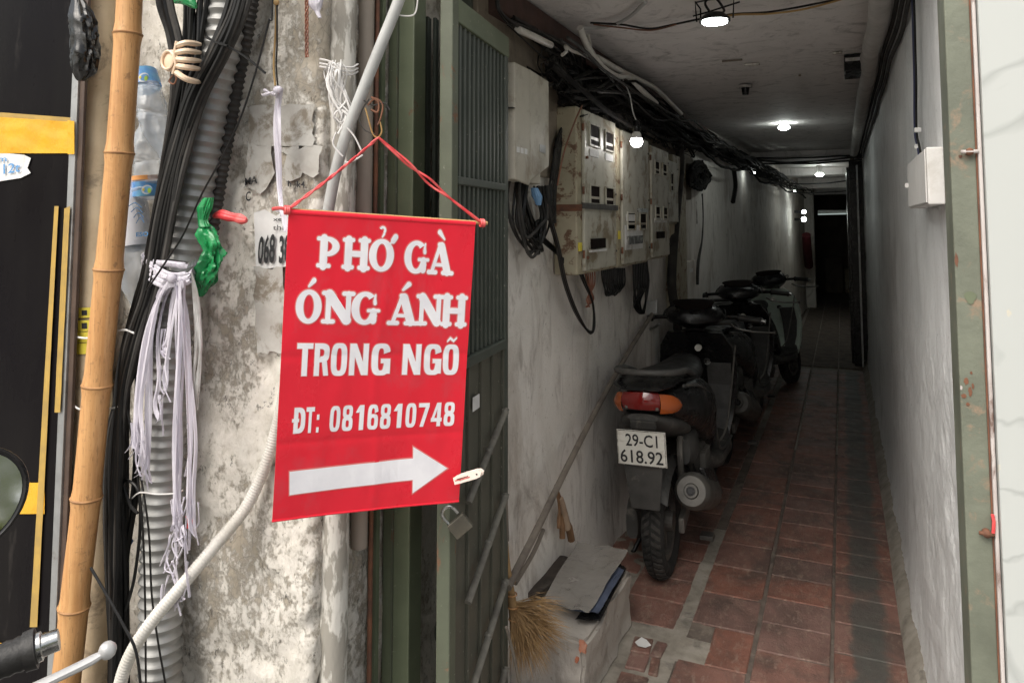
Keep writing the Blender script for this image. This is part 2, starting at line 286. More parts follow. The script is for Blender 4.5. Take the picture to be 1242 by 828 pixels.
# ------------------------------------------------------------------ mesh builder
def wpos(o):
    p = V((0, 0, 0))
    while o is not None: p += o.location; o = o.parent
    return p
class MB:
    def __init__(s): s.v = []; s.f = []; s.mi = []
    def add(s, vs, fs):
        k = len(s.v); s.v += [V(x) for x in vs]; s.f += [tuple(i + k for i in f) for f in fs]; return s
    def box(s, a, b, M4=None):
        (x0, y0, z0), (x1, y1, z1) = a, b
        vs = [V(c) for c in ((x0, y0, z0), (x1, y0, z0), (x1, y1, z0), (x0, y1, z0), (x0, y0, z1), (x1, y0, z1), (x1, y1, z1), (x0, y1, z1))]
        if M4: vs = [M4 @ c for c in vs]
        return s.add(vs, [(3, 2, 1, 0), (4, 5, 6, 7), (0, 1, 5, 4), (1, 2, 6, 5), (2, 3, 7, 6), (3, 0, 4, 7)])
    def hexa(s, b4, t4):
        return s.add(list(b4) + list(t4), [(3, 2, 1, 0), (4, 5, 6, 7), (0, 1, 5, 4), (1, 2, 6, 5), (2, 3, 7, 6), (3, 0, 4, 7)])
    def loft(s, rings, cap=True, close=False):
        n = len(rings[0]); vs = [p for r in rings for p in r]; fs = []
        m = len(rings)
        for i in range(m if close else m - 1):
            j = (i + 1) % m
            for k in range(n): fs.append((i * n + k, i * n + (k + 1) % n, j * n + (k + 1) % n, j * n + k))
        if cap and not close: fs.append(tuple(range(n - 1, -1, -1))); fs.append(tuple((m - 1) * n + k for k in range(n)))
        return s.add(vs, fs)
    def tube(s, pts, r, n=8, cap=True, flat=1.0, up=None):
        pts = [V(p) for p in pts]; rings = []
        u = None
        for i, p in enumerate(pts):
            d = (pts[min(i + 1, len(pts) - 1)] - pts[max(i - 1, 0)])
            if d.length < 1e-9: d = V((0, 0, 1))
            d.normalize()
            if u is None:
                a = V(up) if up else (V((0, 0, 1)) if abs(d.z) < .9 else V((0, 1, 0)))
                u = (a - d * a.dot(d)).normalized()
            else:
                u = (u - d * u.dot(d)); u = u.normalized() if u.length > 1e-6 else d.orthogonal().normalized()
            w_ = d.cross(u); rr = r[i] if isinstance(r, (list, tuple)) else r
            rings.append([p + (u * math.cos(a) * flat + w_ * math.sin(a)) * rr for a in [2 * math.pi * k / n for k in range(n)]])
        return s.loft(rings, cap)
    def sphere(s, c, r, n=12, m=8):
        c = V(c); r = V(r) if not isinstance(r, (int, float)) else V((r, r, r)); rings = []
        for i in range(1, m):
            a = math.pi * i / m
            rings.append([c + V((math.cos(2 * math.pi * k / n) * math.sin(a) * r.x, math.sin(2 * math.pi * k / n) * math.sin(a) * r.y, -math.cos(a) * r.z)) for k in range(n)])
        return s.loft(rings)
    def sheet(s, quad, nx, ny, fn=None, thick=0):
        a, b, c, d = [V(q) for q in quad]     # a-b top edge, d-c bottom edge
        nrm = (b - a).cross(d - a).normalized(); layers = 2 if thick else 1; vs = []
        for L in range(layers):
            for j in range(ny + 1):
                for i in range(nx + 1):
                    x, y = i / nx, j / ny; p = lerp(lerp(a, b, x), lerp(d, c, x), y)
                    p = p + nrm * ((fn(x, y) if fn else 0) + (thick if L else 0)); vs.append(p)
        fs = []; w1 = nx + 1; N = w1 * (ny + 1)
        for j in range(ny):
            for i in range(nx):
                q = (j * w1 + i, j * w1 + i + 1, (j + 1) * w1 + i + 1, (j + 1) * w1 + i)
                fs.append(q)
                if thick: fs.append(tuple(N + t for t in q[::-1]))
        if thick:
            for i in range(nx): fs.append((i, N + i, N + i + 1, i + 1)); k = ny * w1 + i; fs.append((k, k + 1, N + k + 1, N + k))
            for j in range(ny): k = j * w1; fs.append((k, k + w1, N + k + w1, N + k)); k += nx; fs.append((k, N + k, N + k + w1, k + w1))
        return s.add(vs, fs)
    def build(s, name, mat, parent=None, smooth=True, bevel=0, seg=2, **props):
        off = wpos(parent) if parent else V((0, 0, 0))
        me = bpy.data.meshes.new(name); me.from_pydata([tuple(p - off) for p in s.v], [], s.f); me.validate(); me.update()
        me.materials.append(MT[mat] if isinstance(mat, str) else mat)
        bm = bmesh.new(); bm.from_mesh(me); bmesh.ops.recalc_face_normals(bm, faces=bm.faces)
        if bevel:
            es = [e for e in bm.edges if len(e.link_faces) == 2 and e.calc_face_angle(0) > .6]
            bmesh.ops.bevel(bm, geom=es, offset=bevel, segments=seg, profile=.5, affect='EDGES', clamp_overlap=True)
        for e in bm.edges:
            if len(e.link_faces) == 2 and e.calc_face_angle(0) > .75: e.smooth = False
        bm.to_mesh(me); bm.free()
        if smooth:
            for p in me.polygons: p.use_smooth = True
        o = bpy.data.objects.new(name, me); COL.objects.link(o)
        if parent: o.parent = parent
        for k, v in props.items(): o[k] = v
        return o
def thing(name, loc, label, cat, group=None):
    o = bpy.data.objects.new(name, None); COL.objects.link(o); o.location = loc; o.empty_display_size = .05
    o['label'] = label; o['category'] = cat
    if group: o['group'] = group
    return o
def T(label, cat, group=None):
    d = dict(label=label, category=cat)
    if group: d['group'] = group
    return d
def kids(o): return [c for c in bpy.data.objects if c.parent == o]
def copy_tree(o, parent=None):
    c = o.copy(); COL.objects.link(c); c.parent = parent
    for k in kids(o): copy_tree(k, c)
    return c
def spline(pts, n=6):
    pts = [V(p) for p in pts]; out = []
    for i in range(len(pts) - 1):
        p0, p1, p2, p3 = pts[max(i - 1, 0)], pts[i], pts[i + 1], pts[min(i + 2, len(pts) - 1)]
        for k in range(n):
            t = k / n
            out.append(.5 * ((2 * p1) + (p2 - p0) * t + (2 * p0 - 5 * p1 + 4 * p2 - p3) * t * t + (3 * p1 - p0 - 3 * p2 + p3) * t ** 3))
    out.append(pts[-1]); return out
def text_geo(txt, bold=.02):
    cu = bpy.data.curves.new('text', 'FONT'); cu.body = txt; cu.offset = bold; cu.size = 1; cu.resolution_u = 3
    ob = bpy.data.objects.new('text', cu); COL.objects.link(ob); bpy.context.view_layer.update()
    me = ob.to_mesh(); vs = [v.co.copy() for v in me.vertices]; fs = [tuple(p.vertices) for p in me.polygons]
    ob.to_mesh_clear(); bpy.data.objects.remove(ob); return vs, fs
_H = max(v.y for v in text_geo('H')[0])
def text_on(mb, txt, fn, bold=.02):
    """fn(s,t): s 0..1 along the word, t 0..1 from baseline to cap height"""
    vs, fs = text_geo(txt, bold); x0 = min(v.x for v in vs); x1 = max(v.x for v in vs)
    mb.add([fn((v.x - x0) / (x1 - x0), v.y / _H) for v in vs], fs)
from mathutils import noise as mn
def nz(x, y, z, s=1.0): return mn.noise(V((x * s, y * s, z * s)))

# ================================================================== SETTING
CEIL = 2.2
MB().sheet([(-60, 60, -.03), (60, 60, -.03), (60, -60, -.03), (-60, -60, -.03)], 4, 4).build('ground', 'ground', kind='structure')
# alley floor: cement bed with terracotta tiles laid in columns
floor = MB().box((-1.6, 1.45, -.10), (.6, 19, -.006)).build('floor', 'grout', None, False, kind='structure')
def bed(x0, x1, y0, y1, z0, amp, name, mat):
    nx = max(2, int((x1 - x0) / .02)); ny = max(2, int((y1 - y0) / .02))
    return MB().sheet([(x0, y1, z0), (x1, y1, z0), (x1, y0, z0), (x0, y0, z0)], nx, ny,
                      lambda a, b: -amp * nz(lerp(x0, x1, a), lerp(y1, y0, b), 3, 14) - amp * .6 * nz(lerp(x0, x1, a), lerp(y1, y0, b), 9, 40)).build(name, mat, floor)
bed(-1.0, .23, 1.9, 5.2, .004, .006, 'cement_bed', 'joint')
bed(-.592, -.538, 2.70, 3.72, .0085, .004, 'grout_band', 'grout'); bed(-.80, -.545, 1.95, 2.76, .0070, .004, 'grout_band', 'grout'); bed(-.56, -.45, 2.56, 2.72, .0080, .004, 'grout_band', 'grout'); bed(-1.0, -.80, 2.66, 3.5, .008, .010, 'grout_band', 'grout')
tile_meshes = {}
rt = random.Random(3)
def tile(x0, x1, y0, y1, z=.010, tilt=0, far=False):
    key = (round(x1 - x0, 3), round(y1 - y0, 3))
    if key not in tile_meshes:
        hx, hy = (x1 - x0) / 2, (y1 - y0) / 2
        o = MB().box((-hx, -hy, -.02), (hx, hy, 0)).build('tile', 'tile', floor, False, bevel=.003, seg=1)
        tile_meshes[key] = o.data
    else:
        o = bpy.data.objects.new('tile', tile_meshes[key]); COL.objects.link(o); o.parent = floor
    o.location = ((x0 + x1) / 2, (y0 + y1) / 2, z + rt.uniform(-.0012, .0012))
    o.rotation_euler = (rt.uniform(-.008, .008), rt.uniform(-.008, .008), rt.uniform(-.008, .008) + tilt)
cols = [(-.985, -.815, 3.12, .20, 30), (-.805, -.588, 2.748, .192, 34), (-.540, -.322, 2.082, .250, 30), (-.306, -.076, 1.95, .1975, 36), (-.064, .170, 1.99, .2105, 34)]
for ci, (x0, x1, ys, p, n) in enumerate(cols):
    for k in range(n):
        y = ys + k * p
        if y + p > 8.2: break
        if ci == 2 and 2.65 < y + p / 2 < 2.76:      # here a band of cement cuts into the column
            tile(x0 + .085, x1, y + .004, y + p - .004); continue
        tile(x0, x1, y + .004, y + p - .004)
# broken tile by the step, in four loose pieces
for x0, x1, y0, y1, a in ((-.70, -.635, 2.56, 2.655, .1), (-.628, -.590, 2.555, 2.65, -.05), (-.69, -.625, 2.46, 2.55, .05), (-.615, -.585, 2.455, 2.545, .12), (-.69, -.60, 2.31, 2.43, .02), (-.70, -.60, 2.13, 2.29, 0)):
    tile(x0, x1, y0, y1, .014, a)
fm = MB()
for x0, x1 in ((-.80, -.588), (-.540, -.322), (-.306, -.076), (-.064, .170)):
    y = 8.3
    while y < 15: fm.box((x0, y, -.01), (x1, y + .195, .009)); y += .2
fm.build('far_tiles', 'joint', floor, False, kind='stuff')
MB().sheet([(.150, 15, .008), (.235, 15, .075), (.235, 1.6, .075), (.150, 1.6, .008)], 6, 300, lambda a, b: -.014 * math.sin(math.pi * a) + .004 * nz(a * 2, b * 60, 0) * math.sin(math.pi * a)).build('skirting_mortar', 'grout', floor)

# ceiling slab and beams
ce = MB().box((-2.7, 1.66, CEIL), (2.5, 19, 2.6)).build('ceiling', 'ceil', None, False, kind='structure')
MB().sheet([(-1.1, 16, CEIL - .003), (.3, 16, CEIL - .003), (.3, 1.68, CEIL - .003), (-1.1, 1.68, CEIL - .003)], 30, 300,
           lambda a, b: -.006 + .006 * nz(a * 3, b * 30, 1) + .003 * nz(a * 9, b * 110, 4)).build('ceiling_plaster', 'ceil', ce)
for y, h, d in ((8.1, .055, .18), (10.6, .10, .3), (13.0, .17, .2), (14.4, .22, .2)):
    MB().box((-1.1, y, CEIL - h), (.25, y + d, CEIL - .001)).build('beam', 'ceil', ce, False, bevel=.006)
for (px, py, w_, l_) in ((912, 79, .035, .012), (1016, 65, .02, .012), (888, 74, .045, .003), (970, 92, .006, .006)):
    p = atZ(px, py, CEIL - .011)
    MB().box((p.x - w_, p.y - l_, p.z - .003), (p.x + w_, p.y + l_, p.z + .006)).build('ceiling_patch', 'peelpipe' if w_ == .02 or px == 912 else 'dwall', ce, False, bevel=.002)

# left wall of the alley
def wallx(y): return -.99 if y < 5 else -.99 + .044 * (y - 5)
lw = thing('wall', (-.99, 3, 0), 'dirty whitewashed left wall of the alley behind the scooters', 'wall')
mb = MB(); NY, NZ = 420, 90; vs = []; fs = []
for i in range(NY + 1):
    y = 1.92 + (15.0 - 1.92) * (i / NY) ** 1.5
    for j in range(NZ + 1):
        z = CEIL * j / NZ
        x = wallx(y) + .006 * nz(y, z, 0, 2.2) + .003 * nz(y, z, 5, 9) + .0012 * nz(y, z, 7, 40)
        if z < .35: x += .03 * (1 - z / .35) ** 2 * (.6 + .6 * nz(y, z, 2, 4))
        vs.append((x, y, z))
for i in range(NY):
    for j in range(NZ): k = i * (NZ + 1) + j; fs.append((k, k + 1, k + NZ + 2, k + NZ + 1))
MB().add(vs, fs).build('plaster', 'lwall', lw)
MB().box((-2.2, 1.92, 0), (-1.03, 19, CEIL)).build('wall_core', 'dwall', lw, False)
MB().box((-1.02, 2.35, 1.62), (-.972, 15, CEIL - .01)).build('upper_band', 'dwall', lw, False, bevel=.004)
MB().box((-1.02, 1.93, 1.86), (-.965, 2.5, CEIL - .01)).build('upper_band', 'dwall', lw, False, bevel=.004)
MB().hexa([(-.99, 2.0, 2.08), (-.93, 2.0, 2.10), (-.93, 7, 2.10), (-.99, 7, 2.08)], [(-.99, 2.0, 2.19), (-.93, 2.0, 2.19), (-.93, 7, 2.19), (-.99, 7, 2.19)]).build('timber_batten', 'beam', lw, False, bevel=.004)
for (y0, y1, z0, z1, t, mt) in ((4.55, 4.95, .9, 1.88, .05, 'boxrust'), (4.95, 5.35, .55, 1.2, .035, 'lwall'), (5.5, 6.1, 1.45, 1.75, .02, 'dwall')):
    MB().box((-1.0, y0, z0), (-.985 + t, y1, z1)).build('boarded_panel', mt, lw, False, bevel=.006)
a = atX(838, 328, -.95)
MB().box((-.99, a.y - .05, a.z - .012), (-.945, a.y + .05, a.z + .012)).build('small_tag', 'paper', lw, False)
# pier and dark room at the far end
ep = MB().box((-.62, 14.0, 0), (-.44, 14.3, CEIL - .01)).build('pier', 'lwall', lw, False, bevel=.01)
bw = thing('wall', (0, 18, 0), 'dark back wall closing the far end of the alley', 'wall')
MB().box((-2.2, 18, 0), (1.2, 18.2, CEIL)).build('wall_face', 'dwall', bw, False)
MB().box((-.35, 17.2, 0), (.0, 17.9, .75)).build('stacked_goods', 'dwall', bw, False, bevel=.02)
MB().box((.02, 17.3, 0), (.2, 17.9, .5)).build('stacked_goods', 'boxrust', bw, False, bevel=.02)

# right wall
rw = thing('wall', (.21, 3, 0), 'glossy grey painted right wall of the alley', 'wall')
vs = []; fs = []; NY, NZ = 260, 130
for i in range(NY + 1):
    y = 1.62 + (8.6 - 1.62) * (i / NY) ** 1.6
    for j in range(NZ + 1):
        z = CEIL * j / NZ; x = .21 + .007 * nz(y, z * .8, 0, 5) + .004 * nz(y * 1.3, z * .8, 4, 22) * (1.4 if z < 1.15 else .5) + .004 * nz(y, z, 1, 1.5)
        if z < .3: x -= .03 * (1 - z / .3) ** 2 * (.7 + .25 * nz(y, z, 8, 3))
        vs.append((x, y, z))
for i in range(NY):
    for j in range(NZ): k = i * (NZ + 1) + j; fs.append((k, k + 1, k + NZ + 2, k + NZ + 1))
MB().add(vs, fs).build('plaster', 'rwall', rw)
MB().box((.24, 1.70, 0), (1.2, 19, CEIL)).build('wall_core', 'dwall', rw, False)
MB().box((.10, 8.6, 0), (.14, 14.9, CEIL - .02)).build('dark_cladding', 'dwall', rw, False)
dr = thing('door', (.12, 8.9, 0), 'dark narrow door frame standing out far down the right wall', 'door')
MB().box((.085, 8.45, 0), (.22, 8.59, 2.1)).build('door_frame', 'bodyblk', dr, False, bevel=.004)
MB().box((.15, 8.30, .02), (.165, 8.44, 2.05)).build('edge_strip', 'alu', dr, False)
MB().box((.06, 8.6, 0), (.099, 9.5, 2.05)).build('door_leaf', 'bodyblk', dr, False, bevel=.004)

# unseen facade added above the alley mouth to close daylight off above the ceiling
fa = thing('building', (0, 1.9, 2.2), 'unseen storey above the alley mouth, added to close off daylight', 'building')
MB().box((-2.7, 1.67, 2.601), (2.6, 2.4, 5.5)).build('unseen_facade', 'concrete', fa, False)

# ------------------------------------------------------------------ left pillar
pl = thing('pillar', (-1.4, 1.4, 0), 'peeling whitewashed concrete pillar behind the red banner', 'pillar')
prof = []
X1, Y1 = -1.073, 1.35
for i in range(150): prof.append((lerp(-2.7, X1 - .02, i / 150), Y1, 0))
for i in range(9):
    a = R(90) * i / 8; prof.append((X1 - .02 + .02 * math.sin(a), Y1 + .02 - .02 * math.cos(a), 1))
for i in range(1, 40): prof.append((X1, Y1 + .02 + i * .015, 2))
vs = []; fs = []; NZ = 420
for j in range(NZ + 1):
    z = 3.2 * j / NZ
    for (x, y, t) in prof:
        d = .007 * nz(x, y, z, 6) + .0045 * nz(x, y, z, 22) + .0025 * nz(x, y, z, 60)
        d += -.006 * max(0, nz(x + 9, y, z * .8, 14) - .15) * 4
        if t == 0: vs.append((x, y - d, z))
        elif t == 1: vs.append((x + d * .7, y - d * .7, z))
        else: vs.append((x + d, y, z))
n = len(prof)
for j in range(NZ):
    for i in range(n - 1): k = j * n + i; fs.append((k, k + 1, k + n + 1, k + n))
MB().add(vs, fs).build('plaster', 'pillar', pl)
MB().box((-2.7, 1.40, 0), (-1.10, 1.93, 3.2)).build('pillar_core', 'concrete', pl, False)
# poster scraps on it (front plane)
YF = 1.343
def scrap(pts, name, mat, parent=pl, Y=YF, amp=.004, **k):
    """irregular sheet of paper with curled edges from outline pixels on plane Y"""
    P = [atY(x, y, Y) for x, y in pts]; c = sum(P, V((0, 0, 0))) / len(P); vs = [c + V((0, -.001, 0))]; 
    rings = 5; n = len(P); fs = []
    for r in range(1, rings + 1):
        for p in P:
            q = lerp(c, p, r / rings); q = q + V((0, -amp * abs(nz(q.x, 0, q.z, 30)) - (amp * .8 * abs(nz(q.x, 3, q.z, 60)) if r == rings else 0) - .001, 0)); vs.append(q)
    for i in range(n): fs.append((0, 1 + i, 1 + (i + 1) % n))
    for r in range(rings - 1):
        for i in range(n): a = 1 + r * n + i; b = 1 + r * n + (i + 1) % n; fs.append((a, a + n, b + n, b))
    o = MB().add(vs, fs).build(name, mat, parent, **k); return o
def torn(x0, y0, x1, y1, j=3, n=6, seed=1):
    r_ = random.Random(seed); P = []
    for a, b in (((x0, y0), (x1, y0)), ((x1, y0), (x1, y1)), ((x1, y1), (x0, y1)), ((x0, y1), (x0, y0))):
        for k in range(n): t = k / n; P.append((lerp(a[0], b[0], t) + r_.uniform(-j, j), lerp(a[1], b[1], t) + r_.uniform(-j, j)))
    return P
scrap(torn(302, 128, 381, 178, 2, 6, 1), 'poster_scrap', 'greypaper')
scrap(torn(298, 175, 330, 232, 5, 5, 2), 'poster_scrap', 'greypaper')
scrap(torn(345, 178, 386, 215, 6, 5, 3), 'poster_scrap', 'greypaper')
scrap(torn(310, 325, 346, 428, 3, 6, 4), 'poster_scrap', 'greypaper')
scrap([(309, 258), (322, 254), (336, 262), (348, 252), (362, 256), (362, 322), (340, 324), (311, 327)], 'number_sticker', 'paper', amp=.003)
def writing(mb, txt, quad, Y, bold=.02):
    """quad = px corners baseline-left, baseline-right, cap-right, cap-left on plane Y"""
    A, B, C, D = [atY(x, y, Y) for x, y in quad]
    text_on(mb, txt, lambda s, t: lerp(lerp(A, B, s), lerp(D, C, s), t), bold)
mb = MB(); writing(mb, '068', [(312, 319), (333, 317), (334, 284), (314, 288)], YF - .0075, .03)
writing(mb, '38', [(338, 318), (352, 317), (352, 285), (339, 287)], YF - .0075, .03); mb.build('print', 'ink', pl)
mb = MB(); writing(mb, 'xe', [(331, 268), (342, 268), (342, 263), (331, 264)], YF - .0075, .02)
writing(mb, 'thi', [(331, 279), (344, 279), (344, 272), (331, 273)], YF - .0075, .0)
writing(mb, 'MA', [(297, 225), (312, 222), (312, 213), (297, 216)], YF - .0075, .02); writing(mb, 'C', [(298, 244), (304, 243), (304, 232), (298, 233)], YF - .0075, .02)
writing(mb, 'h  k4.', [(349, 226), (372, 228), (372, 220), (349, 219)], YF - .0075, .02); mb.build('print', 'ink', pl)

# pipes standing against the side of the pillar
def upipe(name, x_, y_, r, mat, z1=3.1, tiltx=0, z0=0, **k):
    P = [V((x_ + tiltx * z, y_, z)) + V((.0012 * nz(0, 0, z, 3), 0, 0)) for z in [lerp(z0, z1, i / 40) for i in range(41)]]
    return MB().tube(P, r, 16).build(name, mat, None, **k)
def xy(px, D): p = atD(px, 400, D); return p.x, p.y
x_, y_ = xy(410, 1.70)
upipe('pipe', x_, y_, .032, 'peelpipe', **T('thick upright pipe with flaking white paint right of the pillar', 'pipe'))
x_, y_ = xy(439, 1.78)
upipe('pipe', x_, y_, .020, 'taupepipe', z0=atD(439, 655, 1.78).z, **T('slim taupe brown upright pipe between flaking pipe and gate post', 'pipe'))
x_, y_ = xy(453, 1.80)
upipe('iron_rod', x_, y_, .006, 'rust', **T('thin rusty iron rod beside the green gate post', 'rod'))
x_, y_ = xy(455, 1.83)
MB().box((x_ - .01, y_ - .004, 0), (x_ + .014, y_ + .01, 3)).build('flat_iron_bar', 'green', None, False, **T('narrow olive flat bar upright just left of the gate post', 'bar'))

# ------------------------------------------------------------------ folding gate
fg = thing('folding_gate', (-.85, 1.55, 0), 'green metal folding gate standing open at the alley mouth', 'gate')
GF, GBk = V((-.849, 1.549, 0)), V((-.899, 1.974, 0)); gd = (GBk - GF); gn = V((gd.y, -gd.x, 0)).normalized()
def G(s, z, t=0): return GF + gd * s + gn * t + V((0, 0, z))
def gbar(name, s0, s1, z0, z1, t0, t1, mat, bevel=.0025, **k):
    return MB().hexa([G(s0, z0, t0), G(s1, z0, t0), G(s1, z0, t1), G(s0, z0, t1)], [G(s0, z1, t0), G(s1, z1, t0), G(s1, z1, t1), G(s0, z1, t1)]).build(name, mat, fg, False, bevel=bevel, **k)
# front post (its narrow face to the street) and rear post
MB().box((GF.x - .022, GF.y - .012, .02), (GF.x + .013, GF.y + .02, 2.19)).build('post', 'greenlt', fg, False, bevel=.003, label='pale green front post with rust at the foot')
gbar('post', .93, 1.0, .02, 2.0, -.012, .012, 'greendk')
gbar('top_rail', .05, 1.0, 1.94, 2.0, -.010, .014, 'green')
gbar('mid_rail', .05, .93, 1.545, 1.565, -.006, .016, 'greendk'); gbar('mid_rail', .05, .93, 1.10, 1.125, -.006, .018, 'greendk')
for k in range(11):
    s = .10 + .077 * k
    gbar('slat', s, s + .034, 1.126, 1.94, -.004, .008, 'greendk', .0015)
gbar('backing_sheet', .05, .93, .06, 1.93, -.010, -.006, 'greendk', 0)
for k in range(4):
    s = .09 + .215 * k
    gbar('slat', s, s + .175, .04, 1.10, -.004, .004, 'olive', .001)
    gbar('slat_rib', s + .16, s + .185, .04, 1.10, .004, .012, 'olive', .001)
for zc in (.86, .63, .40, .17):
    MB().tube([G(.18, zc - .075, .022), G(.88, zc + .075, .022)], .0095, 8, flat=.6).build('scissor_bar', 'scissor', fg)
    for s_, z_ in ((.54, zc + .002), (.86, zc + .07)): MB().tube([G(s_, z_, .012), G(s_, z_, .030)], .008, 8).build('rivet', 'scissor', fg)
q = [G(.30, .985, .0135), G(.42, .985, .0135), G(.42, 1.02, .0135), G(.30, 1.02, .0135)]
MB().add(q, [(0, 1, 2, 3)]).build('small_sticker', 'paper', fg)
# jamb post and the folded stack behind
jb = thing('gate_jamb', (-1.03, 1.62, 0), 'olive green steel jamb post at the left of the gate opening', 'post')
xa, xb = atY(467, 400, 1.62).x, atY(499, 400, 1.62).x
MB().box((xa, 1.62, 0), (xb, 1.68, 3)).build('post', 'green', jb, False, bevel=.003)
MB().box((xa + .030, 1.612, 0), (xa + .034, 1.6195, 3)).build('raised_edge', 'greenlt', jb, False)
st = thing('folded_gate_leaf', (-1.08, 1.85, 0), 'folded green gate leaf of upright channels in the shadow behind the jamb', 'gate')
for k in range(8):
    x = xb + .002 + k * .0135
    MB().box((x - .04, 1.74 + .018 * k, .95), (x - .032, 1.75 + .018 * k, 2.02)).build('channel', 'greendk', st, False, bevel=.001)
    MB().box((x - .04, 1.752 + .018 * k, .95), (x - .036, 1.766 + .018 * k, 2.02)).build('channel', 'greendk', st, False, bevel=.001)
MB().box((-1.2, 1.91, 0), (-.98, 1.925, 2.19)).build('back_sheet', 'greendk', st, False)
for k in range(9):
    p = V((-.985, 1.82, 1.02 + .055 * k)) 
    MB().box((p.x - .012, p.y - .006, p.z), (p.x + .006, p.y + .006, p.z + .018)).build('notch_plate', 'bodyblk', st, False)

# green door frame at the right, trim and marble
gf = thing('door_frame', (.24, 1.6, 0), 'old pale green steel door frame upright at the right wall', 'door frame')
xr0 = atY(1161, 400, 1.60).x; xr1 = atY(1194, 400, 1.60).x; xr2 = atY(1201, 400, 1.59).x
MB().box((xr0, 1.600, 0), (xr1, 1.70, 3)).build('post', M('sage_green_flaking_frame', (.175, .19, .145), (.115, .125, .095), 5, rough=.6, dirt=(.26, .19, .13), dscale=14, dlo=.56, dhi=.66, bump=.5, bscale=50, bdist=.003), gf, False, bevel=.003)
for px, py, m_, sx in ((1176, 184, 'trim', .014), (1197, 647, 'rust', .012)):
    p = atY(px, py, 1.59)
    MB().tube([p + V((-sx, 0, 0)), p + V((sx, 0, 0))], .0035, 8).build('hinge_pin', m_, gf)
    MB().tube([p + V((0, .012, 0)), p + V((0, -.003, 0))], .007, 8).build('hinge_boss', 'rust', gf)
p = atY(1204, 632, 1.588); MB().tube([p + V((0, 0, .012)), p + V((0.002, 0, 0)), p + V((0, 0, -.02))], .003, 6).build('latch', 'redstr', gf)
p = atY(1177, 361, 1.5985)
MB().add([p + V((-.009 * (1 + .3 * math.sin(3 * a)) * math.cos(a), 0, .012 * math.sin(a))) for a in [i * math.pi / 6 for i in range(12)]], [tuple(range(12))]).build('paint_chip', 'green', gf)
MB().box((xr1 + .001, 1.590, 0), (xr2, 1.66, 3)).build('metal_trim', 'trim', None, False, bevel=.002, **T('narrow whitish metal trim strip between green frame and marble', 'trim'))
MB().box((xr1 - .002, 1.597, 0), (xr1 + .0005, 1.66, 3)).build('rust_seam', 'rust', gf, False)
MB().box((xr2 + .001, 1.575, 0), (2.6, 1.69, 3.1)).build('marble_wall', 'marble', None, False, bevel=.002, **T('glossy white veined marble facade at the right edge', 'wall'))

for (px, py, sx, sz, mt) in ((1172, 462, .004, .006, 'rust'), (1177, 475, .003, .009, 'rust'), (1169, 480, .004, .004, 'rust'), (1180, 468, .002, .005, 'rust'), (1174, 490, .003, .003, 'rust'), (1166, 470, .002, .004, 'trim'), (1178, 452, .002, .003, 'rust'), (1165, 190, .003, .003, 'rust'), (1160, 315, .003, .012, 'rust')):
    p = atY(px, py, 1.5988); MB().add([p + V((sx * (1 + .5 * nz(math.cos(a), math.sin(a), px, 2)) * math.cos(a), 0, sz * (1 + .6 * nz(math.cos(a), px, math.sin(a), 2)) * math.sin(a))) for a in [i * math.pi / 12 for i in range(24)]], [tuple(range(24))]).build('worn_patch', mt, gf, False)
rose = thing('lamp_holder', atZ(904, 104, CEIL - .02), 'empty dark lamp holder on the alley ceiling', 'lamp holder')
c = atZ(904, 104, CEIL - .012)
MB().tube([c, c + V((0, 0, -.012))], .035, 16).build('holder_base', 'wrap', rose); MB().tube([c + V((0, 0, -.012)), c + V((0, 0, -.05))], [.022, .016], 12).build('socket', 'bodyblk', rose)
# black panel at left
bp = thing('display_panel', (-1.85, 1.22, 1), 'glossy black upright panel with yellow tape at the left edge', 'panel')
YP = 1.22; xe = atY(76, 400, YP).x; xf = atY(84, 400, YP).x; xg = atY(90, 400, YP).x
MB().box((-3.2, YP, .02), (xe, YP + .008, 2.9)).build('panel_face', 'panel', bp, False)
MB().box((xe + .0005, YP - .004, .02), (xf, YP + .008, 2.9)).build('metal_edge', 'alu', bp, False, bevel=.0015)
MB().box((xf + .0005, YP + .001, .02), (xg, YP + .010, 2.9)).build('brown_trim', 'brownstrip', bp, False, bevel=.002)
def tapeq(name, mat, px, Y, amp=.0015, nx=20, ny=10):
    A, B, C, D = [atY(x, y, Y) for x, y in px]
    return MB().sheet([A, B, C, D], nx, ny, lambda a, b: amp * (nz(a * 5, b * 3, px[0][0] * .1) + .6 * nz(a * 3, b * 12, 3))).build(name, mat, bp)
tapeq('packing_tape', 'tape', [(-60, 138), (88, 148), (88, 186), (-60, 186)], YP - .0035, .0022)
tapeq('packing_tape', 'tapeold', [(-60, 132), (89, 143), (89, 158), (-60, 150)], YP - .0012, .0002)
tapeq('packing_tape', 'tape', [(82, 146), (90, 147), (90, 187), (82, 187)], YP - .0082, .0008)
tapeq('packing_tape', 'tape', [(-40, 585), (54, 585), (54, 623), (-40, 623)], YP - .0035, .0012)
tapeq('packing_tape', 'tape', [(-40, 770), (18, 783), (10, 800), (-40, 790)], YP - .0035)
tapeq('tape_strip', 'tapeold', [(66, 250), (71, 250), (45, 760), (36, 760)], YP - .0045, .0008, 3, 30)
tapeq('tape_strip', 'tapeold', [(78, 253), (85, 250), (73, 500), (66, 500)], YP - .0085, .0008, 3, 30)
scr = scrap([(-30, 186), (10, 186), (30, 188), (38, 192), (34, 204), (38, 210), (26, 216), (0, 220), (-30, 222)], 'torn_sticker', 'paper', bp, YP - .002, .001)
mb = MB(); writing(mb, '12t', [(4, 211), (24, 208), (25, 197), (4, 199)], YP - .0075, .01); writing(mb, 'm', [(-2, 196), (8, 196), (8, 189), (-2, 189)], YP - .0075, .01); mb.build('print', 'blueink', bp)

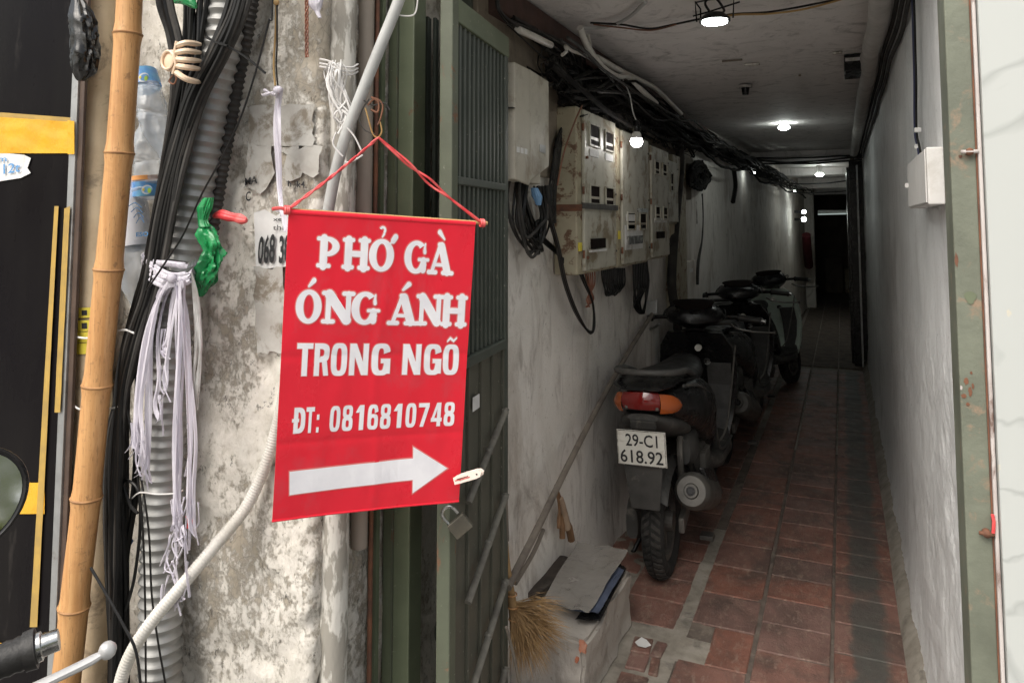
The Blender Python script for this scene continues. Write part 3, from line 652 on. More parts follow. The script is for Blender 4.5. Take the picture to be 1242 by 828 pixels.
# ------------------------------------------------------------------ poles at left
def pth(pts, D=None, Y=None): return [atY(x, y, Y) if Y else atD(x, y, D) for x, y in pts]
pp = []
for i in range(60):
    t = i / 59; py = lerp(-250, 1150, t); px = lerp(120, 108.5, (py) / 828)
    p = atY(px, py, 1.285); pp.append(p + V((.002 * nz(0, 1, p.z, 4), 0, 0)))
MB().tube(pp, [.041 + .0015 * nz(1, 2, p.z, 6) for p in pp], 20).build('upright_pole', 'pole', None, **T('thick pale weathered pole behind the orange bamboo', 'pole'))
bb = thing('bamboo_pole', atY(70, 1100, 1.17), 'orange brown bamboo pole leaning against the pale pole', 'bamboo pole')
nodes = [(161, -95), (155, 42), (145, 186), (132, 327), (118, 467), (105, 603), (90, 735), (76, 868), (62, 1000), (48, 1130)]
for i in range(len(nodes) - 1):
    a = atY(*nodes[i], 1.17); b = atY(*nodes[i + 1], 1.17); P = []; r_ = []
    for k in range(13):
        t = k / 12; P.append(lerp(a, b, .01 + .98 * t) + V((.001 * nz(i, t * 2, 0), 0, 0))); e = max(0, abs(t - .5) * 2 - .8) / .2
        r_.append(.0275 * (1 + i * .012) + .0028 * e ** 2)
    MB().tube(P, r_, 20).build('bamboo_segment', 'bamboo', bb)
    d = (b - a).normalized()
    MB().tube([b - d * .004, b - d * .001, b + d * .002, b + d * .005], [.0295 + i * .0003, .0325 + i * .0003, .0318 + i * .0003, .029 + i * .0003], 20).build('bamboo_node', 'node', bb)
yl = thing('yellow_label', atY(105, 400, 1.24), 'small yellow warning stickers wrapped on the pale pole', 'sticker')
def wrapq(px0, px1, py0, py1, mat, name, parent, c=(114.5, 1.285), r=.0448):
    cx = atY(c[0], (py0 + py1) / 2, c[1]); vs = []; fs = []; N = 8
    for j, py in enumerate((py0, py1)):
        for i in range(N + 1):
            p = atY(lerp(px0, px1, i / N), py, c[1]); dx = max(-.99 * r, min(.99 * r, p.x - cx.x)); vs.append((cx.x + dx, c[1] - math.sqrt(r * r - dx * dx) - .0005, p.z))
    for i in range(N): fs.append((i, i + 1, N + 2 + i, N + 1 + i))
    return MB().add(vs, fs).build(name, mat, parent)

LS = 17
wrapq(99 + LS, 120 + LS, 371, 383, 'yellow', 'label_piece', yl); wrapq(98 + LS, 120 + LS, 386, 399, 'yellow', 'label_piece', yl); wrapq(96 + LS, 120 + LS, 400, 412, 'yellow', 'label_piece', yl); wrapq(96 + LS, 118 + LS, 413, 426, 'yellow', 'label_piece', yl)
wrapq(102 + LS, 106 + LS, 374, 380, 'ink', 'print', yl, r=.0455); wrapq(102 + LS, 106 + LS, 389, 396, 'ink', 'print', yl, r=.0455)

# ------------------------------------------------------------------ corrugated conduit (ridged)
def corrug(path, r, pitch, mat, depth=.0035, n=28, nm='corrugated_conduit', **k):
    P = spline(path, 30); L = 0; cum = [0]
    for i in range(1, len(P)): L += (P[i] - P[i - 1]).length; cum.append(L)
    step = pitch / 5; out = []; rr = []; j = 0; s = 0
    while s < L:
        while cum[j + 1] < s: j += 1
        t = (s - cum[j]) / (cum[j + 1] - cum[j]); out.append(lerp(P[j], P[j + 1], t))
        ph = math.cos(2 * math.pi * s / pitch); rr.append(r + depth * ph); s += step
    return MB().tube(out, rr, n).build(nm, mat, None, **k)
cc = [(262, -420), (270, -200), (272, -80), (273, 0), (270, 50), (257, 110), (241, 203), (228, 280), (214, 371), (206, 440), (200, 550), (196, 650), (195, 750), (195, 828), (195, 1000), (195, 1150)]
CC = pth(cc, Y=1.275)
corrug(CC, .0440, .0250, 'corr', **T('thick grey corrugated conduit tied with white ribbon', 'conduit'))
corrug(pth([(330, -420), (314, -60), (306, 0), (298, 50), (288, 100), (279, 150), (270, 200), (262, 250), (255, 290)], Y=1.31), .015, .014, 'blackdust', .002, 16, **T('black corrugated sleeve behind the cable bundle at the top', 'conduit'))
# ------------------------------------------------------------------ cables left
rc = random.Random(11)
def cable(name, pts, r, mat='black', n=6, seg=7, **k):
    return MB().tube(spline(pts, seg), r, n).build(name, mat, None, **k)
cb = thing('cable_bundle', atY(180, 400, 1.2), 'thick bundle of black cables sweeping down in front of the conduit', 'cables')
def bundle(parent, path, n, spread, r, mats_, Y=1.2, yj=.02, name='cable', dia=1.0, wob=4):
    for i in range(n):
        o = (i - (n - 1) / 2) / max(1, (n - 1) / 2); r_ = rc.uniform(.85, 1.15) * r; ph = rc.uniform(0, 9); P = []
        yy = Y + rc.uniform(-yj, yj) * .5
        for k, (x, y) in enumerate(path):
            P.append(atY(x + o * spread * (.55 if y > 450 else 1) + rc.uniform(-wob, wob) * .5, y, yy + .004 * math.sin(ph + k) + (.02 * abs(o) if y > 450 else 0)))
        m_ = mats_[i % len(mats_)]
        MB().tube(spline(P, 6), r_, 7).build(name, m_, parent)
bundle(cb, [(330, -420), (312, -180), (300, -80), (290, 0), (266, 60), (236, 120), (214, 190), (200, 260), (189, 320), (178, 360), (160, 420), (148, 480), (142, 560), (140, 660), (139, 760), (139, 830), (138, 1000)], 12, 11, .0062, ['black', 'black', 'blackdust'], 1.205)
bundle(cb, [(275, -420), (250, -60), (243, 0), (236, 60), (224, 110), (208, 190), (197, 260), (187, 320), (172, 370), (155, 430), (146, 500), (146, 620), (150, 720), (147, 828), (147, 1000)], 4, 7, .0055, ['black'], 1.225)
bundle(cb, [(180, -420), (197, -60), (200, 0), (209, 40), (217, 75), (216, 120), (203, 200), (190, 290), (180, 340), (163, 410), (150, 480), (150, 828)], 3, 6, .0075, ['blackdust', 'black', 'blackdust'], 1.235)
bundle(cb, [(225, -420), (228, -60), (230, 0), (229, 50), (222, 90), (210, 160), (197, 250), (186, 330)], 3, 5, .005, ['black'], 1.23)
MB().tube([atY(x, y, 1.18) for x, y in ((250, 45), (262, 52), (276, 56))], .0028, 6).build('cable_tie', 'black', cb)
MB().tube(spline([atY(x, y, 1.19) for x, y in ((268, 52), (296, 68), (322, 89))], 4), .0024, 6).build('cable_tie', 'black', cb)
# cables lower left, behind bamboo
cb2 = thing('cable_bundle', atY(160, 600, 1.26), 'looser dark cables hanging between bamboo and conduit low down', 'cables')
bundle(cb2, [(178, 360), (172, 430), (168, 500), (166, 560), (163, 610), (150, 680), (142, 760), (140, 830), (140, 950)], 5, 5, .0045, ['black', 'blackdust'], 1.26)
bundle(cb2, [(180, 360), (160, 440), (135, 520), (130, 600), (133, 700), (138, 828), (138, 950)], 4, 6, .005, ['black', 'blackdust'], 1.25)
lo = [atY(x, y, 1.225) for x, y in ((167, 622), (158, 612), (150, 588), (156, 583), (168, 596), (170, 640), (163, 700), (152, 740))]
MB().tube(spline(lo, 6), .0035, 7).build('cable_loop', 'black', cb2)
MB().tube(spline([atY(x, y, 1.10) for x, y in ((110, 688), (130, 722), (150, 758), (165, 790), (171, 840), (172, 900))], 5), .0028, 6).build('cable', 'black', cb2)
for pts in ([(152, 480), (166, 570), (173, 640), (176, 730), (177, 840), (178, 940)], [(168, 560), (180, 640), (184, 720), (192, 780), (202, 840), (208, 920)]):
    MB().tube(spline([atY(x, y, 1.214) for x, y in pts], 6), .0023, 6).build('cable', 'black', cb2)
cable('black_wire', [atY(x, y, 1.16) for x, y in ((335, -420), (331, -20), (325, 30), (300, 120), (275, 180), (245, 235), (222, 285), (198, 322), (178, 352))], .0021, 'black', 6, 7, **T('thin black wire curving down across the conduit to the ribbon', 'wire'))
corrug([atD(x, y, d) for x, y, d in ((352, 440, 1.64), (340, 500, 1.66), (325, 555, 1.655), (300, 612, 1.64), (262, 660, 1.60), (222, 708, 1.56), (185, 752, 1.54), (160, 790, 1.53), (146, 828, 1.53), (138, 880, 1.53), (134, 960, 1.53))], .0130, .0062, 'pvcw', .0005, 18, 'flexible_hose', **T('whitish flexible hose bending from behind the banner to lower left', 'hose'))
cable('grey_conduit', [atD(x, y, d) for x, y, d in ((600, -420, 1.63), (500, -50, 1.60), (484, 0, 1.595), (462, 55, 1.59), (440, 110, 1.59), (421, 160, 1.60), (408, 205, 1.61), (400, 245, 1.62), (390, 300, 1.63), (376, 360, 1.64), (352, 440, 1.64))], .0125, 'pvc', 14, 8, **T('smooth grey plastic conduit running diagonally above the banner', 'conduit'))

# ------------------------------------------------------------------ ribbon
rb = thing('plastic_ribbon', atY(208, 340, 1.2), 'shredded white plastic ribbon knotted round the conduit with long hanging strands', 'ribbon')
def strip(parent, name, pts, w0, mat, Y=1.2, w1=None, tw=.0, curl=.0015):
    P = spline([atY(x, y, yy) if True else None for (x, y, yy) in [(q[0], q[1], q[2] if len(q) > 2 else Y) for q in pts]], 7)
    vs = []; fs = []; n = len(P); ph = rc.uniform(0, 6)
    for i, p in enumerate(P):
        d = (P[min(i + 1, n - 1)] - P[max(i - 1, 0)]).normalized(); t = i / (n - 1); wd = lerp(w0, w1 if w1 else w0, t)
        side = d.cross(V((0, 1, 0))); side = side.normalized() if side.length > .1 else V((1, 0, 0))
        a = tw * math.sin(ph + t * 5); side = side * math.cos(a) + V((0, 1, 0)) * math.sin(a)
        for q in (-1, -.4, .4, 1): vs.append(p + side * wd * q + V((0, -curl * (1 if abs(q) < .5 else -1) * (1 + .5 * math.sin(9 * t + ph)), 0)))
    for i in range(n - 1):
        for k in range(3): a = i * 4 + k; fs.append((a, a + 1, a + 5, a + 4))
    return MB().add(vs, fs).build(name, mat, parent)
for k, (dy, amp) in enumerate(((0, 0), (5, 1), (10, -1), (15, 1), (-4, 0))):
    strip(rb, 'band', [(172, 312 + dy * .8, 1.25), (180, 322 + dy, 1.20), (196, 332 + dy * .9, 1.19), (210, 336 + dy * .6, 1.188), (228, 333 + dy * .6, 1.195), (240, 322 + dy * .9, 1.25)], .006, 'ribbon', tw=.3)
strip(rb, 'band', [(173, 312, 1.25), (185, 318, 1.2), (205, 320, 1.19), (225, 322, 1.19), (240, 316, 1.25)], .007, 'ribbon', tw=.2)
MB().sphere(atY(208, 337, 1.183), (.014, .009, .011)).build('knot', 'ribbon', rb)
for i in range(21):
    left = i < 9
    x1 = rc.uniform(163, 181) if left else rc.uniform(212, 236)
    y1 = rc.uniform(520, 586) if left else rc.uniform(560, 725)
    if i % 7 == 3: x1 = rc.uniform(180, 205); y1 = rc.uniform(420, 520)
    sx = 206 + rc.uniform(-5, 5) if left else 211 + rc.uniform(-4, 14)
    xm = lerp(sx, x1, .75) + rc.uniform(-4, 4); wd = [.010, .0085, .0012, .0095, .0025, .007, .0008][i % 7]
    YY = 1.205 + rc.uniform(-.016, .006)
    P = [(sx, 340, 1.186), (lerp(sx, xm, .55), 365, YY), (xm, 410, YY), (x1 + rc.uniform(-3, 3), lerp(410, y1, .5), YY), (x1 + rc.uniform(-3, 3), lerp(410, y1, .8), YY), (x1 + rc.uniform(-4, 4), y1, YY)]
    strip(rb, 'strand', P, wd * .8, 'ribbon', tw=.4, w1=wd * rc.uniform(.25, .9), curl=.0022)
    for q in range(3 if wd > .004 else 0):
        xe_, ye_ = P[-1][0] + rc.uniform(-5, 5), P[-1][1] - 6
        strip(rb, 'strand_end', [(xe_, ye_ - 25, YY - .001), (xe_ + rc.uniform(-3, 3), ye_, YY - .002), (xe_ + rc.uniform(-9, 9), ye_ + rc.uniform(8, 26), YY)], wd * .22, 'ribbon', tw=.6, w1=.0005)
for i in range(16):
    x1 = rc.uniform(232, 246)
    strip(rb, 'fine_strand', [(232, 330, 1.2), (238 + rc.uniform(-3, 4), 370, 1.21), (240 + rc.uniform(-6, 5), 430, 1.215), (x1 - 6, rc.uniform(470, 520), 1.22)], .0005, 'string')
for i in range(30):
    x = rc.uniform(196, 230); y = rc.uniform(600, 720)
    strip(rb, 'strand_end', [(x, y, 1.20), (x + rc.uniform(-5, 5), y + 14, 1.195), (x + rc.uniform(-14, 10), y + rc.uniform(18, 40), 1.195)], .0018, 'ribbon', tw=.8)
cable('string_tie', [atY(x, y, yy) for x, y, yy in ((160, 604, 1.24), (170, 597, 1.21), (190, 599, 1.205), (212, 598, 1.21), (222, 594, 1.25))], .0016, 'string', 5, **T('thin white string tied round the conduit below the ribbon', 'string'))
cable('string_tie', [atY(x, y, yy) for x, y, yy in ((90, 408, 1.235), (104, 410, 1.225), (120, 408, 1.215), (141, 402, 1.205), (152, 400, 1.195), (163, 404, 1.19))], .0022, 'string', 5, **T('white tie round bamboo and cables at the yellow stickers', 'string'))
cable('string_tie', [atY(x, y, yy) for x, y, yy in ((91, 492, 1.235), (97, 496, 1.225), (118, 497, 1.22), (136, 495, 1.205), (146, 492, 1.20))], .0022, 'string', 5, **T('lower white tie holding bamboo to the pale pole', 'string'))

# ------------------------------------------------------------------ small things among the cables
bg_ = thing('plastic_bag', atY(105, 60, 1.2), 'crumpled black plastic bag hanging beside the black panel', 'bag')
def crumple(name, path, radii, mat, parent, n=40, amp=.25, fr=38, Y=1.18, seg=22):
    P = spline([atY(x, y, Y) for x, y in path], seg); rr = []
    m = len(radii) - 1
    for i in range(len(P)):
        t = i / (len(P) - 1) * m; k = min(int(t), m - 1); rr.append(lerp(radii[k], radii[k + 1], t - k))
    rings = []
    hor = abs(P[-1].x - P[0].x) > abs(P[-1].z - P[0].z)
    for i, p in enumerate(P):
        ring = []
        for k in range(n):
            a = 2 * math.pi * k / n; dv = V((0, math.sin(a) * .7, math.cos(a))) if hor else V((math.cos(a), math.sin(a) * .7, 0)); q = p + dv * rr[i]
            f = 1 + amp * nz(q.x, q.y, q.z * .5, fr * .8) + amp * (.25 - 1.0 * abs(nz(math.cos(a) * .03 + 3, math.sin(a) * .03, p.z * .22, fr * 2.2))); ring.append(p + dv * rr[i] * f)
        rings.append(ring)
    return MB().loft(rings).build(name, mat, parent)
crumple('bag_body', [(96, 0), (100, 20), (103, 45), (105, 70), (103, 88), (99, 98)], [.016, .028, .034, .036, .030, .012], 'blackbag', bg_, amp=.5)
gb = thing('plastic_bag', atY(250, 300, 1.22), 'twisted green plastic bag tucked right of the conduit', 'bag')
crumple('bag_neck', [(253, 240), (249, 252), (246, 266), (248, 275)], [.012, .017, .011, .013], 'greenbag', gb, amp=.5, Y=1.235)
crumple('bag_body', [(248, 272), (253, 290), (257, 310), (252, 330), (247, 345), (244, 360)], [.013, .022, .028, .026, .018, .003], 'greenbag', gb, amp=1.0, fr=55, Y=1.24)
gs = thing('plastic_scrap', atY(228, 3, 1.2), 'frayed green plastic scrap among cables at the top edge', 'plastic')
crumple('scrap_body', [(212, 2), (222, -2), (232, 3), (238, 8)], [.006, .014, .012, .004], 'greenbag', gs, amp=.6)
rd = crumple('plastic_scrap', [(259, 262), (268, 260), (280, 263), (292, 266), (299, 267)], [.005, .010, .011, .009, .005], 'redstr', None, amp=.5, Y=1.26)
rd['label'] = 'red plastic twist sticking out of the green bag'; rd['category'] = 'plastic'
rd = crumple('plastic_scrap', [(226, 626), (231, 632), (229, 640)], [.003, .008, .005], 'redstr', None, amp=.4, Y=1.23)
rd['label'] = 'tiny red plastic knot beside the lower ribbon strands'; rd['category'] = 'plastic'
bl = crumple('plastic_scrap', [(148, 640), (152, 655), (147, 672)], [.012, .020, .010], M('blue_plastic_film', (.05, .14, .34), None, rough=.3), None, amp=.5, Y=1.29)
bl['label'] = 'small blue plastic scrap wedged behind the dark cables'; bl['category'] = 'plastic'
# bottles
def bottle(name, base, tip, r, labs, parentlabel, Y=1.275, mat='pet'):
    th = thing(name, atY(*base, Y), parentlabel, 'bottle')
    a, b = atY(*base, Y), atY(*tip, Y - .012); P = []; rr = []
    prof = [(0, .3), (.015, .75), (.04, .97), (.12, 1), (.16, .93), (.20, 1), (.42, 1), (.46, .92), (.50, 1), (.66, .97), (.78, .72), (.86, .45), (.93, .36), (1, .36)]
    for t, q in prof: P.append(lerp(a, b, t)); rr.append(r * q)
    PP_ = []; RR_ = []
    for i in range(len(P) - 1):
        for q in range(5): PP_.append(lerp(P[i], P[i + 1], q / 5)); RR_.append(lerp(rr[i], rr[i + 1], q / 5))
    PP_.append(P[-1]); RR_.append(rr[-1]); rings = []
    for i, p in enumerate(PP_):
        ring = []
        for k in range(28):
            a_ = 2 * math.pi * k / 28; f = 1 + (.16 * nz(math.cos(a_), math.sin(a_), i * .10, 1.6) - .22 * max(0, nz(math.cos(a_) + 4, math.sin(a_), i * .13, 2.4))) * (1 if 3 < i < 50 else .2)
            ring.append(p + V((math.cos(a_), math.sin(a_), 0)) * RR_[i] * f)
        rings.append(ring)
    MB().loft(rings).build('bottle_body', mat, th)
    for t0, t1, m_ in labs: MB().tube([lerp(a, b, t0), lerp(a, b, (t0 + t1) / 2), lerp(a, b, t1)], r * 1.02, 20, cap=False).build('bottle_label', m_, th)
    MB().tube([lerp(a, b, .945), lerp(a, b, 1.03)], r * .45, 14).build('bottle_cap', 'label2', th)
    return th
b1 = bottle('plastic_bottle', (170, 84), (205, 205), .036, [(.05, .20, 'label1')], 'clear crushed bottle with blue label at its raised base, uppermost of three')
b2 = bottle('plastic_bottle', (181, 243), (176, 140), .035, [(.05, .22, 'label1'), (.24, .29, 'orange')], 'clear bottle upside up in the middle with blue label near its foot')
b3 = bottle('plastic_bottle', (150, 215), (172, 392), .046, [(.05, .50, 'label2')], 'bottle with white printed label hanging neck down, lowest of three')
def disc(px, py, Y, rx, rz, mat, parent, name='logo', tilt=0):
    p = atY(px, py, Y); MB().add([p + V((rx * math.cos(a) * math.cos(tilt) - rz * math.sin(a) * math.sin(tilt), 0, rx * math.cos(a) * math.sin(tilt) + rz * math.sin(a))) for a in [i * math.pi / 8 for i in range(16)]], [tuple(range(16))]).build(name, mat, parent)
for px, py, b_, yy in ((174, 94, b1, 1.232), (178, 230, b2, 1.232)):
    disc(px, py, yy, .018, .011, 'label2', b_); disc(px + 1, py, yy - .001, .014, .008, 'label1', b_); disc(px + 3, py + 1, yy - .002, .006, .006, 'lime', b_); disc(px - 4, py, yy - .002, .004, .003, 'yellow', b_)
mb = MB(); writing(mb, 'ESO', [(165, 287), (180, 286), (180, 281), (165, 282)], 1.222, .03); mb.build('print', 'blueink', b3)
for i in range(4):
    p = [atY(x, y, 1.222) for x, y in ((156 + i * 3, 250 + i * 7), (164 + i * 2, 246 + i * 6), (172 + i, 252 + i * 6))]
    MB().tube(spline(p, 4), .0011, 4).build('print', 'blueink', b3)
# hair claw clip
hc = thing('hair_claw', atY(215, 75, 1.17), 'beige claw clip gripping the conduit and cables', 'hair clip')
disc_ = MB(); c = atY(207, 74, 1.165)
disc_.sphere(c, (.022, .007, .025), 16, 10); disc_.build('clip_body', 'clip', hc)
MB().tube([c + V((.018 * math.cos(a), -.008, .020 * math.sin(a))) for a in [i * math.pi / 9 for i in range(19)]], .003, 6).build('clip_rim', 'clip', hc)
MB().tube([atY(x, y, 1.150) for x, y in ((214, 50), (211, 64), (213, 78), (209, 90))], .0028, 6).build('spring_bar', 'clip', hc)
MB().tube(spline([atY(x, y, 1.155) for x, y in ((209, 92), (205, 99), (211, 102), (214, 95), (210, 89))], 4), .0018, 5).build('spring', 'rust', hc)
for i, (y0, y1, y2) in enumerate(((52, 52, 54), (60, 62, 64), (68, 73, 74), (76, 82, 84), (84, 96, 100))):
    MB().tube(spline([atY(x, y, yy) for x, y, yy in ((214, y0 + 4, 1.155), (226, y1, 1.16), (243, y2, 1.20))], 5), [.0066] * 8 + [.006, .005, .004][:3], 7).build('claw_tooth', 'clip', hc)

# ------------------------------------------------------------------ things hanging on the pillar
wr = thing('hanging_wires', atY(335, 40, 1.3), 'yellow and black wires hanging to a white knotted strip', 'wires')
MB().tube(spline([atY(x, y, 1.29) for x, y in ((336, -420), (336, -30), (335, 0), (334, 40), (332, 80), (334, 104))], 6), .0024, 6).build('wire', 'tan', wr)
MB().tube(spline([atY(x, y, 1.288) for x, y in ((338, -420), (337, -30), (336, 0), (336, 50), (335, 80), (337, 104))], 6), .0020, 6).build('wire', 'black', wr)
MB().sphere(atY(335, 3, 1.285), (.008, .006, .007)).build('wire_joint', 'wood', wr)
ws = thing('white_strip', atY(338, 150, 1.29), 'long white cloth strip dangling to the banner corner', 'cloth strip')
for k in range(4):
    strip(ws, 'fold', [(337 + k, 106, 1.28), (334 + k * 1.2, 130, 1.285), (333 + k * 2, 160, 1.29 - .003 * k), (336 + k * 1.5, 200, 1.29), (338 + k, 235, 1.285), (341 + k * .7, 262, 1.26)], .0055, 'ribbon', tw=.6, w1=.003)
MB().sphere(atY(337, 109, 1.272), (.012, .008, .009)).build('knot', 'ribbon', ws)
for a, b in (((330, 112), (318, 116)), ((332, 115), (320, 109))): strip(ws, 'loose_end', [(336, 110, 1.27), (*a, 1.27), (*b, 1.27)], .004, 'ribbon', tw=.7)
strip(ws, 'loose_end', [(334, 254, 1.25), (341, 256, 1.24), (345, 268, 1.24), (346, 281, 1.24)], .006, 'ribbon', tw=.4)
cw = thing('copper_wire', atY(372, 30, 1.3), 'twisted red brown wire hanging at the top of the pillar', 'wire')
for k in range(3):
    MB().tube([atY(372 + 1.8 * math.sin(i * .9 + k * 2.1), -20 + i * 3.2, 1.31 + .002 * math.cos(i * .9 + k * 2.1)) for i in range(29)], .0018, 5).build('wire_strand', 'copper', cw)
cr = thing('cloth_knot', atY(384, 5, 1.3), 'white gathered cloth knot at the top between pillar and pipe', 'cloth')
crumple('cloth_body', [(384, -25), (384, -8), (383, 6), (385, 14), (388, 22)], [.02, .018, .016, .006, .004], 'ribbon', cr, amp=.5, Y=1.31)
sb = thing('string_bundle', atD(412, 110, 1.62), 'tangled white plastic string tied round the flaking pipe', 'string')
for i in range(26):
    x0 = rc.uniform(398, 420); P = [(x0, rc.uniform(72, 84))]
    P += [(x0 + rc.uniform(-8, 10), 95 + rc.uniform(-6, 6)), (408 + rc.uniform(-10, 16), 120), (414 + rc.uniform(-10, 16), 140), (418 + rc.uniform(-10, 10), rc.uniform(145, 166))]
    MB().tube(spline([atD(x, y, 1.635 - rc.uniform(0, .025)) for x, y in P], 5), rc.choice([.0008, .0012, .002, .003]), 5, flat=.4).build('string_strand', 'string', sb)
for dy in (0, 5, 9): MB().tube(spline([atD(x, y, d) for x, y, d in ((388, 72 + dy, 1.66), (398, 74 + dy, 1.635), (412, 80 + dy, 1.625), (426, 82 + dy, 1.64), (434, 78 + dy, 1.68))], 5), .0022, 5).build('string_loop', 'string', sb)
for P in (((421, 155), (430, 166), (438, 182)), ((418, 196), (424, 197), (434, 192), (440, 188)), ((408, 160), (404, 175), (416, 190))):
    MB().tube(spline([atD(x, y, 1.58) for x, y in P], 5), .0018, 5).build('string_end', 'string', sb)
# wire hook carrying the banner
hk = thing('wire_hook', atD(455, 140, 1.56), 'bent wire hook tied to the conduit, carrying the banner string', 'hook')
for P, m_, r_ in (([(443, 131), (447, 145), (452, 162), (458, 167), (463, 160), (461, 148)], 'tan', .0017), ([(446, 128), (455, 120), (464, 127), (462, 142), (458, 152)], 'rust', .0022), ([(441, 122), (452, 128), (466, 125), (473, 134)], 'blackdust', .0017),
                  ([(448, 120), (440, 132), (436, 146), (443, 158), (455, 163)], 'blackdust', .0014), ([(450, 118), (459, 124), (458, 136), (450, 133)], 'rust', .0025)):
    MB().tube(spline([atD(x, y, 1.565) for x, y in P], 6), r_, 5).build('wire_loop', m_, hk)
cable('white_wire', [atD(x, y, 1.6) for x, y in ((478, 14), (486, 19), (500, 19), (505, 12), (507, -5))], .0018, 'string', 5, **T('bit of white wire looping at the top beside the conduit', 'wire'))

# ================================================================== BANNER
TL, TR, BR, BL = atD(350, 255, 1.44), atD(577, 270, 1.615), atD(556, 608, 1.615), atD(330, 633, 1.44)
bn = thing('banner', lerp(TL, TR, .5), 'red vinyl banner with white lettering and arrow hanging from string', 'banner')
ex = TR - TL; ey = BL - TL; nrm = ex.cross(ey).normalized()
if nrm.dot(CAMP - TL) < 0: nrm = -nrm
def wave(a, b):
    return .0035 * math.sin(a * 4.2 + b * 2.2 + .6) * (.3 + b) + .0018 * nz(a * 3.5, b * 5, 1) + .0010 * nz(a * 9 + b * 2, b * 6, 4) - .010 * max(0, b - .86) * (1 - a) - .0011 * math.exp(-((b - .47) / .012) ** 2) - .0010 * math.exp(-((b - .75) / .010) ** 2) + .0009 * math.exp(-((a - .5 - .02 * math.sin(b * 9)) / .02) ** 2) + .0022 * max(0, nz(a * 6 + b * 3, b * 2 - a * 2, 9) - .15) * b
def bpos(a, b, off=0): return lerp(lerp(TL, TR, a), lerp(BL, BR, a), b) + nrm * (wave(a, b) + off)
def bthing(off=0):
    vs = []; fs = []; NX, NYb = 90, 140
    for L in (0, -.0012):
        for j in range(NYb + 1):
            for i in range(NX + 1): vs.append(bpos(i / NX, j / NYb, L))
    w1 = NX + 1; N = w1 * (NYb + 1)
    for j in range(NYb):
        for i in range(NX): q = (j * w1 + i, j * w1 + i + 1, (j + 1) * w1 + i + 1, (j + 1) * w1 + i); fs += [q, tuple(N + t for t in q[::-1])]
    for i in range(NX): fs.append((i, N + i, N + i + 1, i + 1)); k = NYb * w1 + i; fs.append((k, k + 1, N + k + 1, N + k))
    for j in range(NYb): k = j * w1; fs.append((k, k + w1, N + k + w1, N + k)); k += NX; fs.append((k, N + k, N + k + w1, k + w1))
    return MB().add(vs, fs)
bthing().build('banner_sheet', 'red', bn)
def ab(px, py):
    r = ray(px, py); t = (TL - CAMP).dot(nrm) / r.dot(nrm); d = CAMP + r * t - TL
    # invert bilinear by iteration
    a, b = .5, .5
    for _ in range(25):
        p = lerp(lerp(TL, TR, a), lerp(BL, BR, a), b) - TL; e = d - p
        gx = lerp(TR - TL, BR - BL, b); gy = lerp(BL - TL, BR - TR, a)
        g11, g12, g22 = gx.dot(gx), gx.dot(gy), gy.dot(gy); det = g11 * g22 - g12 * g12; e1, e2 = e.dot(gx), e.dot(gy)
        a += (e1 * g22 - e2 * g12) / det; b += (e2 * g11 - e1 * g12) / det
    return a, b
def bpx(px, py, off=.0008): a, b = ab(px, py); return bpos(a, b, off)
_zc = [0]
GROW = [0.0]
class Glyph:
    """strokes in letter space, each polygon a hair prouder than the last"""
    def __init__(s, mb, fn): s.mb = mb; s.fn = fn; s.k = 0
    def poly(s, pts):
        s.k += 1; o = .0008 + .00004 * s.k + (0 if GROW[0] == 0 else -.0006)
        s.mb.add([s.fn(x, y, o) for x, y in pts], [tuple(range(len(pts)))])
    def ringpoly(s, outer, inner, closed):
        s.k += 1; o = .0008 + .00004 * s.k + (0 if GROW[0] == 0 else -.0006); n = len(outer)
        vs = [s.fn(x, y, o) for x, y in outer] + [s.fn(x, y, o) for x, y in inner]
        s.mb.add(vs, [(i, (i + 1) % n, n + (i + 1) % n, n + i) for i in range(n if closed else n - 1)])
    def line(s, x0, y0, x1, y1, w0, w1=None, asp=1.0):
        w1 = w0 if w1 is None else w1; w0 += GROW[0]; w1 += GROW[0]
        L = math.hypot(x1 - x0, y1 - y0) or 1e-6; ux, uy = (x1 - x0) / L, (y1 - y0) / L; P = []; N = 6
        for i in range(N + 1): a = -math.pi / 2 + math.pi * i / N; c, d = math.cos(a), math.sin(a); P.append((x1 + w1 / 2 * (ux * c - uy * d), y1 + w1 / 2 * (uy * c + ux * d)))
        for i in range(N + 1): a = math.pi / 2 + math.pi * i / N; c, d = math.cos(a), math.sin(a); P.append((x0 + w0 / 2 * (ux * c - uy * d), y0 + w0 / 2 * (uy * c + ux * d)))
        s.poly(P)
    def ell(s, cx, cy, rx, ry, tx, ty, a0=0, a1=360, off=0):
        n = 36; closed = (a1 - a0) >= 360; A = [R(a0 + (a1 - a0) * i / (n if closed else n - 1)) for i in range(n)]; g = GROW[0] / 2
        s.ringpoly([(cx + (rx + g) * math.cos(t), cy + (ry + g) * math.sin(t)) for t in A], [(cx + off + (rx - tx - g) * math.cos(t), cy + (ry - ty - g) * math.sin(t)) for t in A], closed)
